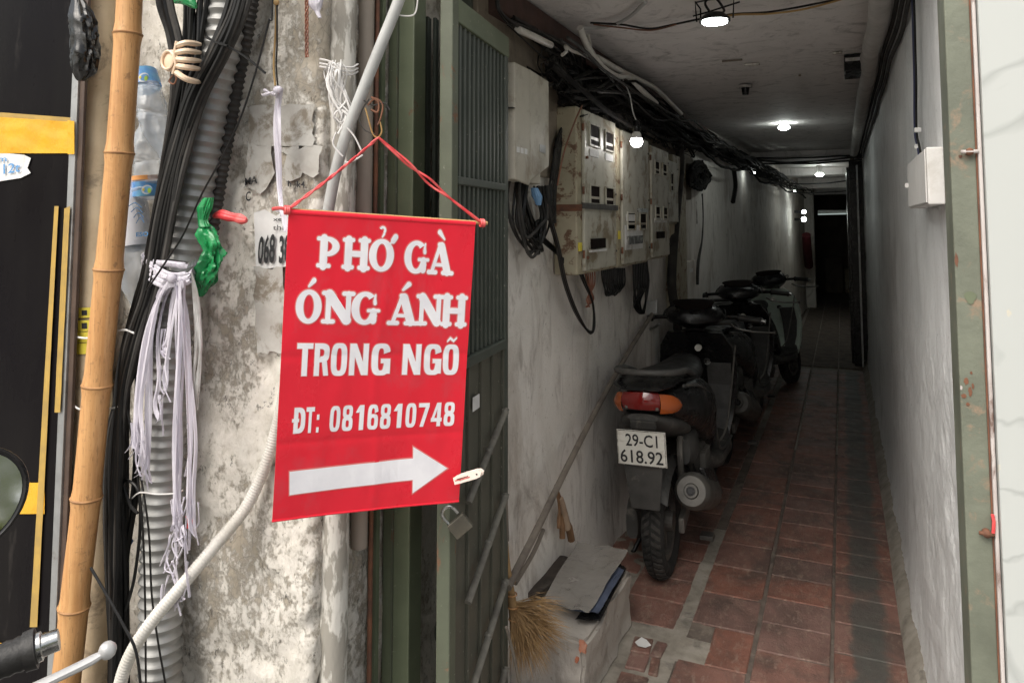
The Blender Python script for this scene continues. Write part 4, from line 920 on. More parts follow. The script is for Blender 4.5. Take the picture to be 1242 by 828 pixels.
def serif_glyph(ch, g):
    sw, tw, sv = .29, .14, .14
    if ch == 'P':
        g.line(.27, .06, .27, .94, sw); g.line(.07, .065, .50, .065, sv); g.line(.05, .935, .4, .935, sv); g.ell(.38, .69, .50, .32, .28, .15, -92, 92)
    elif ch == 'H':
        for x in (.22, .80): g.line(x, .06, x, .94, .27); g.line(x - .16, .065, x + .16, .065, sv); g.line(x - .16, .935, x + .16, .935, sv)
        g.line(.2, .5, .8, .5, .19)
    elif ch == 'O': g.ell(.5, .5, .49, .52, .29, .15)
    elif ch == 'G':
        g.ell(.5, .5, .48, .52, .28, .15, 48, 335); g.line(.82, .70, .84, .92, .10, .07); g.line(.84, .66, .84, .84, .12, .06)
        g.line(.80, .12, .80, .40, .23); g.line(.62, .43, .98, .43, .11)
    elif ch == 'A':
        g.line(.47, .93, .19, .08, .13); g.line(.52, .88, .78, .10, .27); g.line(.28, .30, .72, .30, .11)
        g.line(.06, .06, .34, .06, sv); g.line(.62, .06, .97, .06, sv); g.line(.44, .93, .55, .93, .15)
    elif ch == 'N':
        g.line(.2, .06, .2, .92, .16); g.line(.82, .15, .82, .94, .16); g.line(.22, .90, .78, .12, .30)
        g.line(.06, .065, .36, .065, sv); g.line(.05, .935, .24, .935, sv); g.line(.68, .935, .96, .935, sv)
def accent(kind, g):
    if kind == 'hook': g.ell(.5, 1.30, .13, .13, .08, .08, -60, 160); g.line(.56, 1.18, .50, 1.08, .08, .05)
    if kind == 'horn': g.line(.93, .98, 1.02, 1.10, .20); g.line(1.02, 1.10, .80, .86, .16, .05)
    if kind == 'grave': g.line(.42, 1.32, .62, 1.10, .16, .06)
    if kind == 'acute': g.line(.66, 1.30, .48, 1.12, .17, .08)
    if kind == 'tilde': g.line(.22, 1.12, .38, 1.22, .07, .09); g.line(.38, 1.22, .6, 1.13, .09); g.line(.6, 1.13, .78, 1.23, .09, .06)
row1 = dict(base=((383, 323.8), (549, 334)), cap=((383, 286.5), (549, 295)), L=[('P', 383, 414, ''), ('H', 414, 447, ''), ('O', 446, 477, 'hook horn'), ('G', 489, 519, ''), ('A', 518, 549, 'grave')])
row2 = dict(base=((358, 391), (564, 396)), cap=((358, 351), (564, 359)), L=[('O', 357, 389, 'acute'), ('N', 389, 428, ''), ('G', 424, 459, ''), ('A', 469, 506, 'acute'), ('N', 504, 537, ''), ('H', 534, 565, '')])
def rowfn(row, x0, x1):
    (bx0, by0), (bx1, by1) = row['base']; (cx0, cy0), (cx1, cy1) = row['cap']
    def fn(s, t, o):
        px = lerp(x0, x1, s); u = (px - bx0) / (bx1 - bx0); yb = lerp(by0, by1, u); yc = lerp(cy0, cy1, u)
        return bpx(px + t * 2.0, lerp(yb, yc, t), o)
    return fn
for grow, mname, mat in ((0.0, 'lettering', 'white'), (.075, 'lettering_edge', 'pink')):
    GROW[0] = grow
    for row in (row1, row2):
        for ch, x0, x1, ac in row['L']:
            mb = MB(); g = Glyph(mb, rowfn(row, x0, x1)); serif_glyph(ch, g)
            for a_ in ac.split(): accent(a_, g)
            mb.build(mname, mat, bn, False)
GROW[0] = 0
def sans(txt, quad, bold, base):
    bl_, br_, cr_, cl_ = quad
    for g_, m_, off in ((0, 'white', .0009), (.028, 'pink', .0004)):
        mb = MB()
        def fn(s, t):
            e = g_ * .35
            s2 = s; t2 = t
            if g_: s2 = -.004 + s * 1.008; t2 = -.03 + t * 1.06
            x = lerp(lerp(bl_[0], br_[0], s2), lerp(cl_[0], cr_[0], s2), t2); y = lerp(lerp(bl_[1], br_[1], s2), lerp(cl_[1], cr_[1], s2), t2)
            return bpx(x, y, off)
        text_on(mb, txt, fn, bold + g_ * .5); mb.build('lettering' if not g_ else 'lettering_edge', m_, bn, False)
def rrect(g, x0, y0, x1, y1, tx, ty, a0=0, a1=360, p=3.2):
    # rounded condensed ring (superellipse), a0..a1 in degrees
    n = 44; closed = a1 - a0 >= 360; gr = GROW[0] / 2; cx, cy, rx, ry = (x0 + x1) / 2, (y0 + y1) / 2, (x1 - x0) / 2, (y1 - y0) / 2
    def sp(t, a, b): c, s_ = math.cos(t), math.sin(t); return (cx + a * abs(c) ** (2 / p) * (1 if c > 0 else -1), cy + b * abs(s_) ** (2 / p) * (1 if s_ > 0 else -1))
    A = [R(a0 + (a1 - a0) * i / (n if closed else n - 1)) for i in range(n)]
    g.ringpoly([sp(t, rx + gr, ry + gr * .5) for t in A], [sp(t, rx - tx - gr, ry - ty - gr * .5) for t in A], closed)
def bar(g, x0, y0, x1, y1):
    e = GROW[0] / 2; g.poly([(x0 - e, y0 - e * .5), (x1 + e, y0 - e * .5), (x1 + e, y1 + e * .5), (x0 - e, y1 + e * .5)])
def para(g, x0, y0, x1, y1, w_):
    e = GROW[0] / 2; g.poly([(x0 - w_ / 2 - e, y0), (x0 + w_ / 2 + e, y0), (x1 + w_ / 2 + e, y1), (x1 - w_ / 2 - e, y1)])
def sans_glyph(ch, g, T=.34, H=.17):
    if ch == 'T': bar(g, .0, 1 - H, 1, 1); bar(g, .5 - T / 2, 0, .5 + T / 2, 1 - H + .01)
    elif ch == 'R': bar(g, 0, 0, T, 1); rrect(g, -.3, .42, .98, 1, T, H, -90, 90); bar(g, .2, 1 - H, .5, 1); bar(g, .2, .42, .5, .42 + H * .9); para(g, .80, 0, .66, .46, T * .95)
    elif ch in 'O0': rrect(g, 0, -.01, 1, 1.01, T, H * .9)
    elif ch == 'N': bar(g, 0, 0, T * .82, 1); bar(g, 1 - T * .82, 0, 1, 1); para(g, 1 - T * .5, 0, T * .5, 1, T)
    elif ch == 'G': rrect(g, 0, -.01, 1, 1.01, T, H * .9, 18, 335); bar(g, .66, .04, 1, .50); bar(g, .50, .38, 1, .52)
    elif ch == 'D': bar(g, .08, 0, .08 + T, 1); rrect(g, -.35, 0, 1, 1, T, H, -90, 90); bar(g, -.06, .44, .5, .57); bar(g, .2, 0, .4, H); bar(g, .2, 1 - H, .4, 1)
    elif ch == ':': bar(g, .2, .0, .8, .2); bar(g, .2, .5, .8, .7)
    elif ch == '8': rrect(g, .03, .50, .97, 1.01, T * .93, H * .8); rrect(g, 0, -.01, 1, .56, T, H * .85)
    elif ch == '1': bar(g, .42, 0, .42 + T, 1); para(g, .20, .70, .52, .97, T * .75)
    elif ch == '6': rrect(g, 0, -.01, 1, 1.01, T, H * .85, 15, 182); rrect(g, 0, -.01, 1, .62, T, H * .85); bar(g, 0, .28, T, .62)
    elif ch == '7': bar(g, 0, 1 - H, 1, 1); para(g, .34, 0, .82, 1 - H + .01, T * .98)
    elif ch == '4': bar(g, .56, 0, .56 + T, 1); bar(g, 0, .2, 1.02, .2 + H * .9); para(g, .14, .3, .62, 1, T * .7)
def sansrow(letters, base, cap):
    row = dict(base=base, cap=cap)
    for gg, nm, mt in ((0.0, 'lettering', 'white'), (.09, 'lettering_edge', 'pink')):
        GROW[0] = gg
        for ch, x0, x1, ac in letters:
            mb = MB(); g = Glyph(mb, rowfn(row, x0, x1)); sans_glyph(ch, g, .34 if ch not in '1:' else .42)
            if ac: accent(ac, g)
            mb.build(nm, mt, bn, False)
    GROW[0] = 0
sansrow([('T', 358.5, 378, ''), ('R', 380, 398.5, ''), ('O', 400.5, 420, ''), ('N', 423, 446, ''), ('G', 450, 473, ''), ('N', 488, 510, ''), ('G', 514, 535, ''), ('O', 537, 556, 'tilde')], ((358, 455.5), (556, 454.5)), ((358, 415.5), (556, 418.5)))
sansrow([('D', 354, 369, ''), ('T', 370, 380, ''), (':', 382, 387, '')] + [(c_, 399 + i * 15.45, 411.6 + i * 15.45, '') for i, c_ in enumerate('0816810748')], ((353, 525.5), (551, 516)), ((353, 494), (551, 488)))
for g_, m_, off in ((0, 'white', .0009), (1, 'pink', .0004)):
    A = [(351, 571.5), (502, 556.5), (502, 542.5), (542.5, 567.5), (501, 598.5), (501, 582.5), (351, 600)]
    if g_: A = [(349.8, 570), (500.8, 555), (500.8, 540), (545, 567.7), (500, 601), (500, 584), (349.8, 601.5)]
    mb = MB(); N = 16; vs = []
    up = lambda x: lerp(A[0][1], A[1][1], (x - A[0][0]) / (A[1][0] - A[0][0])); dn = lambda x: lerp(A[6][1], A[5][1], (x - A[6][0]) / (A[5][0] - A[6][0]))
    for i in range(N + 1):
        x = lerp(A[0][0], A[1][0], i / N); vs += [bpx(x, up(x), off), bpx(x, dn(x), off)]
    mb.add(vs, [(2 * i, 2 * i + 2, 2 * i + 3, 2 * i + 1) for i in range(N)])
    vs = []
    for i in range(9):
        t = i / 8; vs += [bpx(lerp(A[2][0], A[3][0], t), lerp(A[2][1], A[3][1], t), off + .00003), bpx(lerp(A[4][0], A[3][0], t), lerp(A[4][1], A[3][1], t), off + .00003)]
    mb.add(vs, [(2 * i, 2 * i + 2, 2 * i + 3, 2 * i + 1) for i in range(8)])
    mb.build('arrow' if not g_ else 'arrow_edge', m_, bn, False)
# rod in the top hem, rod end, strings
d_ = (TR - TL).normalized()
MB().tube([TL - d_ * .006 - nrm * .006, TR + d_ * .030 - nrm * .006], .0042, 10).build('rod', 'wood', bn)
MB().tube([bpos(i / 20, .006, .001) - nrm * .005 for i in range(21)], .0062, 10).build('top_hem', 'red', bn)
MB().tube([bpos(i / 20, .997, -.001) for i in range(21)], .0026, 8).build('bottom_hem', 'red', bn)
bs = thing('banner_string', atD(458, 168, 1.56), 'red string carrying the banner from the wire hook', 'string')
ap = atD(459, 167, 1.56); e1 = TL - d_ * .003; e2 = TR + d_ * .015
for k, (e, sg) in enumerate(((e1, 1), (e2, 1))):
    for q in range(2):
        P = []
        for i in range(25):
            t = i / 24; p = lerp(ap, e, t); sp = (.0022 if k == 0 else .0045 * math.sin(math.pi * min(1, t * 1.2)) + .0012)
            p = p + V((0, 0, 1)) * sp * math.sin(t * (26 if k == 0 else 9) + q * math.pi) + nrm * sp * math.cos(t * 20 + q * math.pi) - V((0, 0, .004)) * math.sin(math.pi * t)
            P.append(p)
        MB().tube(P, .0020 if k == 0 else .0026, 6).build('string_strand', 'redstr', bs)
for e in (e1, e2):
    for q in range(3): MB().tube([e + V((.0, 0, 0)) + (V((0, 0, 1)) * math.cos(a) + nrm * math.sin(a)) * .0075 + d_ * (.0035 * (q - 1)) for a in [i * math.pi / 6 for i in range(13)]], .0024, 6).build('knot_turn', 'redstr', bs)
MB().tube(spline([e1, e1 - d_ * .012 + V((0, 0, .003)), e1 - d_ * .028], 4), .0035, 6).build('string_tail', 'redstr', bs)
# clothes peg
pg = thing('clothes_peg', atD(567, 577, 1.58), 'pale plastic clothes peg clipped on the banner lower right edge', 'clothes peg')
pa, pb = atD(552, 582, 1.595), atD(585, 572, 1.57); dd = (pb - pa); up_ = V((0, 0, 1)); nn = dd.cross(up_).normalized(); uu = nn.cross(dd).normalized()
if nn.dot(CAMP - pa) < 0: nn = -nn
for off, nm in ((.006, 'jaw'), (-.006, 'jaw')):
    P = []; 
    out = [(0, -.55), (.02, .5), (.25, .62), (.8, .62), (.95, .45), (1.02, 0), (.95, -.5), (.8, -.62), (.2, -.6)]
    f = [pa + dd * x + uu * y * .014 + nn * (off + .002) for x, y in out]; b_ = [pa + dd * x + uu * y * .014 + nn * (off - .002) for x, y in out]
    MB().loft([b_, f]).build(nm, 'peg', pg, False, bevel=.0006)
for x0, x1, y in ((.14, .55, .15), (.2, .6, -.1), (.08, .2, .0)):
    MB().tube([pa + dd * x0 + nn * .0085 + uu * y * .01, pa + dd * x1 + nn * .0085 + uu * y * .01], .0010, 5).build('recess_print', 'redstr' if y != .15 else 'rust', pg)
MB().tube([pa + dd * .86 + nn * .0082, pa + dd * .86 + nn * .0092], .0018, 8).build('hole', 'ink', pg)
# padlock
lk = thing('padlock', atD(556, 630, 1.70), 'dull steel padlock hanging open on the gate post', 'padlock')
c = atD(558, 637, 1.68); u1 = (_Rt * .74 + _U * .62).normalized(); u2 = (_U * .74 - _Rt * .62).normalized(); fw = u1.cross(u2).normalized()
def PL(x, y, z): return c + u1 * x + u2 * y + fw * z
w_, h_ = .0235, .019
MB().hexa([PL(-w_, -h_, -.007), PL(w_, -h_, -.007), PL(w_, -h_, .007), PL(-w_, -h_, .007)], [PL(-w_, h_, -.007), PL(w_, h_, -.007), PL(w_, h_, .007), PL(-w_, h_, .007)]).build('lock_body', 'brass', lk, False, bevel=.002)
sh = [PL(-.017, h_, 0), PL(-.018, h_ + .018, 0)] + [PL(-.018 + .016 - .016 * math.cos(a), h_ + .018 + .015 * math.sin(a), 0) for a in [math.pi * i / 8 for i in range(1, 9)]] + [PL(.014, h_ + .006, 0)]
MB().tube(sh, .0036, 8).build('shackle', 'chrome', lk)
# ================================================================== METER BOXES
def meterbox(y0, y1, z0, z1, xf, label, wins, body='boxrust', cover='boxpale', strap=None):
    th = thing('meter_box', (xf, y0, z0), label, 'meter box', 'electric meter boxes on the left wall')
    MB().box((-.986, y0, z0), (xf - .014, y1, z1)).build('box_body', body, th, False, bevel=.006)
    cy0 = y0 + .05
    MB().box((xf - .0135, cy0, z0 + .012), (xf, y1 - .012, z1 - .008)).build('box_cover', cover, th, False, bevel=.004)
    H = z1 - z0; W = y1 - cy0 - .012
    for v_ in (.12, .5, .88):
        MB().tube([V((xf - .004, cy0 - .004, z0 + (z1 - z0) * v_ - .014)), V((xf - .004, cy0 - .004, z0 + (z1 - z0) * v_ + .014))], .005, 8).build('hinge', 'rust', th)
        MB().tube([V((xf - .001, y1 - .022, z0 + (z1 - z0) * v_)), V((xf + .004, y1 - .022, z0 + (z1 - z0) * v_))], .0045, 8).build('cover_screw', 'exh', th)
    for (u0, u1, v0, v1) in wins:      # u along y, v down from the top
        a, b, c, d = cy0 + W * u0, cy0 + W * u1, z1 - H * v1, z1 - H * v0
        f = MB(); t = .008
        f.box((xf + .0005, a, c), (xf + .007, a + t, d)).box((xf + .0005, b - t, c), (xf + .007, b, d)).box((xf + .0005, a + t, c), (xf + .007, b - t, c + t)).box((xf + .0005, a + t, d - t), (xf + .007, b - t, d))
        fr = f.build('window_frame', cover, th, False, bevel=.001)
        MB().box((xf + .0004, a + t, c + t), (xf + .002, b - t, d - t)).build('window_glass', 'glassdk', fr, False)
        MB().box((xf + .0021, a + t * 1.4, c + (d - c) * .30), (xf + .0028, b - t * 1.4, c + (d - c) * .42)).build('counter_strip', 'boxgrey', fr, False)
    return th, cy0, W, H
y2, z2a, z2b = atX(703, 200, -.883).y, 1.262, 1.892
th, cy, W, H = meterbox(y2, 3.10, z2a, z2b, -.880, 'large rust stained meter box nearest the street, four small windows', [(.12, .44, .075, .225), (.60, .90, .085, .225), (.12, .44, .455, .585), (.60, .90, .455, .585)])
def onbox(y0, y1, z0, z1, xf, mat, name, th, t=.003): return MB().box((xf + .0006, y0, z0), (xf + t, y1, z1)).build(name, mat, th, False)
for u in (.14, .62): onbox(cy + W * u, cy + W * (u + .26), z2b - H * .285, z2b - H * .24, -.880, 'paper', 'paper_label', th)
MB().box((-.876, cy - .05, z2b - H * .61), (-.872, 3.09, z2b - H * .575)).build('strap', 'exh', th, False)
MB().box((-.985, y2 - .004, z2b - H * .625), (-.874, y2 - .0008, z2b - H * .585)).build('strap', 'rust', th, False)
onbox(cy + W * .15, cy + W * .55, z2b - H * .85, z2b - H * .79, -.880, 'glassdk', 'breaker', th, .010)
onbox(cy + W * .1, cy + W * .6, z2b - H * .872, z2b - H * .856, -.880, 'paper', 'breaker_rail', th, .008)
onbox(cy - .045, cy - .006, z2b - H * .86, z2b - H * .81, -.893, 'yellow', 'yellow_tag', th)
for v in (.90, .30): MB().tube([V((-.88, cy + .02, z2b - H * v)), V((-.872, cy + .02, z2b - H * v))], .006, 8).build('screw', 'rust', th)
y3 = atX(750, 200, -.883).y; y4 = atX(787, 200, -.880).y; y5 = atX(811, 200, -.880).y
th, cy, W, H = meterbox(y3, y4 - .004, 1.262, 1.875, -.878, 'middle meter box with a lit bulb hanging before it', [(.12, .42, .60, .74), (.58, .86, .60, .74)])
onbox(cy + W * .1, cy + W * .62, 1.262 + H * .16, 1.262 + H * .22, -.878, 'chrome', 'breaker', th, .012); onbox(cy + W * .05, cy + W * .7, 1.262 + H * .12, 1.262 + H * .30, -.879, 'paper', 'breaker_plate', th)
onbox(cy + W * .10, cy + W * .4, 1.262 + H * .33, 1.262 + H * .38, -.878, 'paper', 'paper_label', th); onbox(cy + W * .5, cy + W * .9, 1.262 + H * .40, 1.262 + H * .43, -.878, 'chrome', 'latch', th, .008)
onbox(cy - .042, cy - .008, 1.262 + H * .2, 1.262 + H * .26, -.891, 'yellow', 'yellow_tag', th)
th, cy, W, H = meterbox(y4, y5, 1.27, 1.86, -.878, 'stained meter box farthest along, with two rows of windows', [(.14, .42, .13, .26), (.58, .86, .13, .26), (.14, .42, .53, .66), (.58, .86, .53, .66)])
onbox(cy + W * .2, cy + W * .6, 1.27 + H * .18, 1.27 + H * .24, -.878, 'glassdk', 'breaker', th, .01); onbox(cy + W * .1, cy + W * .8, 1.27 + H * .32, 1.27 + H * .36, -.878, 'paper', 'paper_label', th)
th, cy, W, H = meterbox(y5 + .06, y5 + .42, 1.45, 1.83, -.91, 'small shadowy meter box past the row of three', [(.2, .5, .2, .5)])
# first box: taller, bevelled below
b1x = thing('junction_box', (-.9, 2.02, 1.55), 'plain beige enamel box nearest the gate with cables below', 'junction box')
ya, yb = 2.0, atX(669, 150, -.885).y
zt, zb = atX(622, 74, -.885).z, atX(622, 217, -.885).z
zb2 = zb - .0; ys_ = lerp(ya, yb, .42)
MB().box((-.986, ya, zb), (-.925, yb, zt)).build('box_body', 'boxgrey', b1x, False, bevel=.004)
MB().hexa([(-.925, ya + .01, zb), (-.885, ya + .02, zb), (-.885, ys_, zb - .015), (-.925, ys_, zb)], [(-.925, ya + .01, zt), (-.885, ya + .02, zt), (-.885, ys_, zt), (-.925, ys_, zt)]).build('box_door', 'boxgrey', b1x, False, bevel=.004)
MB().loft([[V((-.9245, ys_ + .001, zb)), V((-.885, ys_ + .001, zb + .0)), V((-.885, ys_ + .001, zt)), V((-.9245, ys_ + .001, zt))], [V((-.9245, yb - .004, zb + .05)), V((-.893, yb - .004, zb + .06)), V((-.893, yb - .004, zt - .005)), V((-.9245, yb - .004, zt - .005))]]).build('box_front', 'boxgrey', b1x, False, bevel=.003)
for k in range(3): MB().box((-.8846, ya + .03 + k * .03, 1.665), (-.8835, ya + .052 + k * .03, 1.682)).build('paper_label', 'paper', b1x, False)
MB().box((-.891, ys_ + .09, zb + .10), (-.8875, ys_ + .14, zb + .125)).build('name_plate', 'alu', b1x, False)
MB().box((-.91, ya - .002, lerp(zb, zt, .6)), (-.884, ya + .019, lerp(zb, zt, .605))).build('seam', 'ink', b1x, False)

# cable tangle along the wall head
ct = thing('cable_bundle', (-.94, 2.6, 2.0), 'heavy tangle of black cables running along the alley ceiling corner', 'cables')
ra = random.Random(5)
for i in range(34):
    z0 = ra.uniform(1.95, 2.13); x0 = ra.uniform(-.975, -.86) if i % 3 else ra.uniform(-.95, -.80); ph = ra.uniform(0, 20); P = []
    ye = ra.uniform(8, 14.5); n = 70; r_ = ra.choice([.004, .006, .008, .011]); ys0 = 2.3 if i % 5 == 0 else ra.uniform(2.52, 2.75)
    for k in range(n + 1):
        y = ys0 + (ye - ys0) * k / n; dx = wallx(y) + .99
        sg = .04 * nz(y, ph, i, 1.1) + .025 * nz(y, ph, i, 3.5) - (.10 * max(0, 1 - k / 4) if ys0 > 2.4 else 0)
        P.append(V((x0 + dx + .02 * nz(y, ph + 4, i, 1.1), y, min(2.17, z0 - .05 * (i % 5 == 0) * abs(math.sin(y * 1.3 + ph)) + sg - .006 * max(0, y - 5)))))
    MB().tube(P, r_, 6).build('cable', 'blackdust' if i % 6 == 0 else 'soot', ct)
for i in range(90):   # knotted snarl above the boxes
    yc = ra.uniform(2.45, 4.8) if i % 3 else ra.uniform(2.4, 2.8); zc = ra.uniform(1.93, 2.08); P = []; rr = ra.uniform(.03, .12); ph = ra.uniform(0, 9)
    for k in range(14): a = k * ra.uniform(.35, .6); P.append(V((-.93 + .05 * nz(k * .4, ph, 0), yc + rr * 1.6 * math.cos(a + ph) + .03 * k * (i % 2), max(1.905, zc + rr * .8 * math.sin(a)))))
    MB().tube(spline(P, 3), ra.choice([.0025, .004, .006]), 5).build('cable_loop', 'soot' if i % 4 else 'blackdust', ct)
for i in range(10):
    x = 700 - i * 4; P = [(702 + ra.uniform(-8, 8), 100), (694 + ra.uniform(-6, 6), 130), (683 + ra.uniform(-8, 5), 165), (674 + ra.uniform(-4, 4), 200), (669 + ra.uniform(-4, 4), 240), (672 + ra.uniform(-3, 3), 270)]
    MB().tube(spline([atX(a, b, -.955) for a, b in P], 5), ra.choice([.004, .006]), 6).build('cable', 'black' if i % 3 else 'blackdust', ct)
def xc(pts, X, r, mat, name='cable', par=None, n=6, seg=6, **k):
    return MB().tube(spline([atX(p[0], p[1], p[2] if len(p) > 2 else X) for p in pts], seg), r, n).build(name, mat, par or ct, **k)
xc([(706, 128), (697, 148), (684, 185), (676, 225)], -.872, .003, 'rust')
xc([(604, 14), (618, 32), (650, 62), (683, 93)], -.90, .0028, 'black'); xc([(603, -10), (605, 12), (618, 26), (632, 33)], -.90, .007, 'black'); xc([(608, 20), (640, 34), (668, 46), (690, 60)], -.91, .004, 'blackdust'); xc([(617, 30), (650, 40), (690, 62), (700, 90)], -.92, .007, 'black')
xc([(618, 27), (645, 45), (672, 58), (688, 78)], -.92, .009, 'black'); xc([(622, 22), (655, 40), (680, 52), (692, 72), (699, 96)], -.93, .010, 'black')
# hanging loops below the first box
lp = thing('cable_loops', (-.94, 2.2, 1.5), 'black cable loops hanging under the beige enamel box', 'cables')
for i in range(13):
    a = ra.uniform(619, 648); b_ = ra.uniform(285, 312); e = ra.uniform(655, 668)
    xc([(a, 212), (a - ra.uniform(0, 5), 240), (a + ra.uniform(-6, 6), 275), (a + 14 + ra.uniform(-6, 6), b_), (e - 6, b_ - 18), (e, 262), (e - ra.uniform(0, 10), 226)], -.955 + ra.uniform(-.012, .03), ra.choice([.004, .0055]), 'black' if i % 3 else 'blackdust', 'cable', lp)
for i in range(7):
    o = ra.uniform(-5, 5)
    xc([(632 + o, 218), (640 + o, 255), (655 + o, 285), (672 + o, 302), (684, 318 + o)], -.95, .005, 'black', 'cable', lp)
o = crumple('blue_rag', [(648, 228), (651, 238), (653, 249)], [.01, .016, .008], M('pale_blue_cloth', (.12, .24, .40), None), lp, amp=.5, Y=2.2)
lg = thing('cable_loops', (-.93, 2.6, 1.25), 'black cables dropping in a long loop below the rust stained box', 'cables')
for i in range(6):
    o = ra.uniform(-3, 3)
    xc([(664 + o, 225), (668 + o, 262), (678 + o, 300), (686 + o, 340), (697 + o, 372), (709 + o, 396 + o), (717, 404 + o * .6), (721 + o * .4, 394), (719, 368), (712 + o * 2, 340), (708 + o * 3, 325)], -.94 + ra.uniform(-.01, .02), .0048, 'black' if i % 3 else 'blackdust', 'cable', lg)
for i in range(5): xc([(709 + i * 3, 325), (713 + i * 2, 345), (720 - i * 2, 362), (711 + i, 372)], -.93, .003, 'copper', 'wire', lg)
for i in range(8):
    a = 730 + i * 2.2; xc([(a, 322), (a + 1, 340), (a + 5 + ra.uniform(-3, 3), 354 + ra.uniform(-3, 5)), (a + 12, 345), (a + 12, 325)], -.92, .0042, 'black', 'cable', lg)
for i in range(9):
    a = 768 + i * 2; xc([(a, 315), (a + 1, 345), (772 + ra.uniform(-3, 4), 366), (778 + ra.uniform(-2, 2), 380), (783, 366), (784 + ra.uniform(-3, 3), 340), (783, 315)], -.93, .0055, 'black', 'cable', lg)
dp = thing('drain_pipe', (-.93, 4.4, 1.2), 'dark upright pipe on the left wall past the meter boxes', 'pipe')
xc([(824, 175), (825, 205), (820, 260), (816, 310), (815, 350), (821, 384), (822, 400)], -.94, .028, 'blackdust', 'pipe', dp, 12)
xc([(850, 235), (851, 262), (850, 290), (846, 318), (845, 345)], -.965, .016, 'blackdust', 'pipe', dp, 10)
dj = thing('junction_bundle', (-.92, 4.9, 1.85), 'dark wad of wiring high on the left wall above the scooters', 'cables')
for i in range(26):
    P = []; ph = ra.uniform(0, 6)
    for k in range(10): a = k * .9 + ph; P.append((848 + ra.uniform(2, 15) * math.cos(a), 214 + ra.uniform(2, 20) * math.sin(a)))
    xc(P, -.93 + ra.uniform(-.02, .03), .010, 'soot', 'cable_loop', dj, 5, 3)
for P in ([(890, 205), (892, 225), (889, 245)], [(942, 232), (946, 255), (949, 280)]):
    xc(P, -.86, .02, 'black', 'hanging_cloth', dj, 8)
# PVC conduits on the wall head
for k, (P, X, lab) in enumerate((([(703, 34), (713, 57), (730, 81), (749, 93), (762, 93), (779, 110), (796, 125)], -.84, 'nearer grey white conduit sagging from the ceiling over the meter boxes'), ([(724, 70), (756, 88), (779, 99), (798, 110), (826, 138)], -.85, 'second grey white conduit running beside the sagging one'))):
    MB().tube(spline([atX(a, b, X) for a, b in P], 8), .0125, 10).build('conduit', 'pvcw', None, **T(lab, 'conduit'))
MB().tube(spline([atX(a, b, -.90) for a, b in ((628, 36), (648, 45), (668, 55))], 5), .012, 10).build('conduit', 'pvcw', None, **T('short stub of white conduit above the beige enamel box', 'conduit'))
MB().tube(spline([atX(a, b, -.86) for a, b in ((682, 67), (687, 62), (686, 56), (694, 62), (706, 66), (712, 68), (716, 56), (713, 42))], 5), .006, 8).build('curled_cord', 'pvcw', None, **T('curled white cord end near the start of the sagging conduit', 'cord'))
cw2 = thing('ceiling_wire', atZ(860, 20, 2.17), 'black and orange wires crossing the ceiling to the caged lamp', 'wire')
for P, z_, r_, m_ in (([(703, 34), (734, 33), (760, 23), (783, 3)], 2.178, .007, 'pvc'), ([(716, 28), (753, 30), (787, 35), (817, 30), (851, 23), (866, 22)], 2.175, .004, 'black'), ([(720, 30), (755, 34), (790, 37), (820, 30)], 2.17, .003, 'rust'),
                      ([(870, 20), (893, 17), (930, 15), (968, 9), (1012, 0), (1030, -6)], 2.165, .0035, 'black'), ([(872, 21), (896, 18), (932, 17), (972, 12), (1012, 2), (1030, -4)], 2.16, .0035, 'tan')):
    MB().tube(spline([atZ(a, b, z_) for a, b in P], 8), r_, 6).build('wire', m_, cw2)
cx = thing('ceiling_cables', (-.3, 8, 2.1), 'sagging dark cables crossing the alley under the first beam', 'cables')
for k, (za, y, sg) in enumerate(((2.10, 7.9, .03), (2.12, 7.95, .05), (2.08, 8.0, .02), (2.02, 10.5, .04), (1.98, 12.8, .03), (2.13, 8.02, .01))):
    P = [V((lerp(-.88, .2, t), y, za - sg * math.sin(math.pi * t) + .01 * nz(t * 4, k, 0))) for t in [i / 20 for i in range(21)]]
    MB().tube(P, .009, 6).build('cable', 'black', cx)

# ================================================================== LAMPS
lt = thing('hanging_lamp', atX(772, 165, -.79), 'lit bulb hanging in a black socket before the middle meter box', 'lamp')
pb_ = atX(772, 172, -.79)
MB().sphere(pb_, (.026, .026, .024), 20, 12).build('bulb_glow', 'e_bulb', lt)
MB().tube([pb_ + V((0, 0, .014)), pb_ + V((0, 0, .030)), pb_ + V((0, 0, .043))], [.0235, .0215, .014], 16).build('bulb_neck', 'switch', lt)
MB().tube([pb_ + V((0, 0, .042)), pb_ + V((0, 0, .060)), pb_ + V((0, 0, .085)), pb_ + V((0, 0, .092))], [.015, .017, .014, .006], 12).build('socket', 'bodyblk', lt)
MB().tube(spline([pb_ + V((0, 0, .09)), pb_ + V((-.01, -.02, .13)), pb_ + V((-.02, -.03, .20)), pb_ + V((-.05, -.03, .27))], 5), .0028, 6).build('cord', 'pvc', lt)
l1 = thing('ceiling_lamp', atZ(867, 24, 2.12), 'lit round lamp in a black wire bracket nearest on the ceiling', 'lamp')
c = atZ(867, 28, 2.105)
MB().tube([c, c + V((0, 0, .004))], .040, 24).build('lamp_disc', 'e_lamp', l1)
MB().tube([c + V((0, 0, .0045)), c + V((0, 0, .014)), c + V((0, 0, .03))], [.050, .048, .03], 24).build('lamp_housing', 'bodyblk', l1)
for q in ([(-.058, 0, .01), (-.062, 0, .075), (.062, 0, .085), (.058, 0, .01)], [(-.05, .03, .01), (-.05, .03, .06), (-.062, 0, .078)], [(.058, 0, .08), (.060, .02, .12)], [(-.07, 0, .03), (-.02, .01, .042), (.08, 0, .06)]):
    MB().tube([c + V(p) for p in q], .003, 6).build('wire_bracket', 'bodyblk', l1)
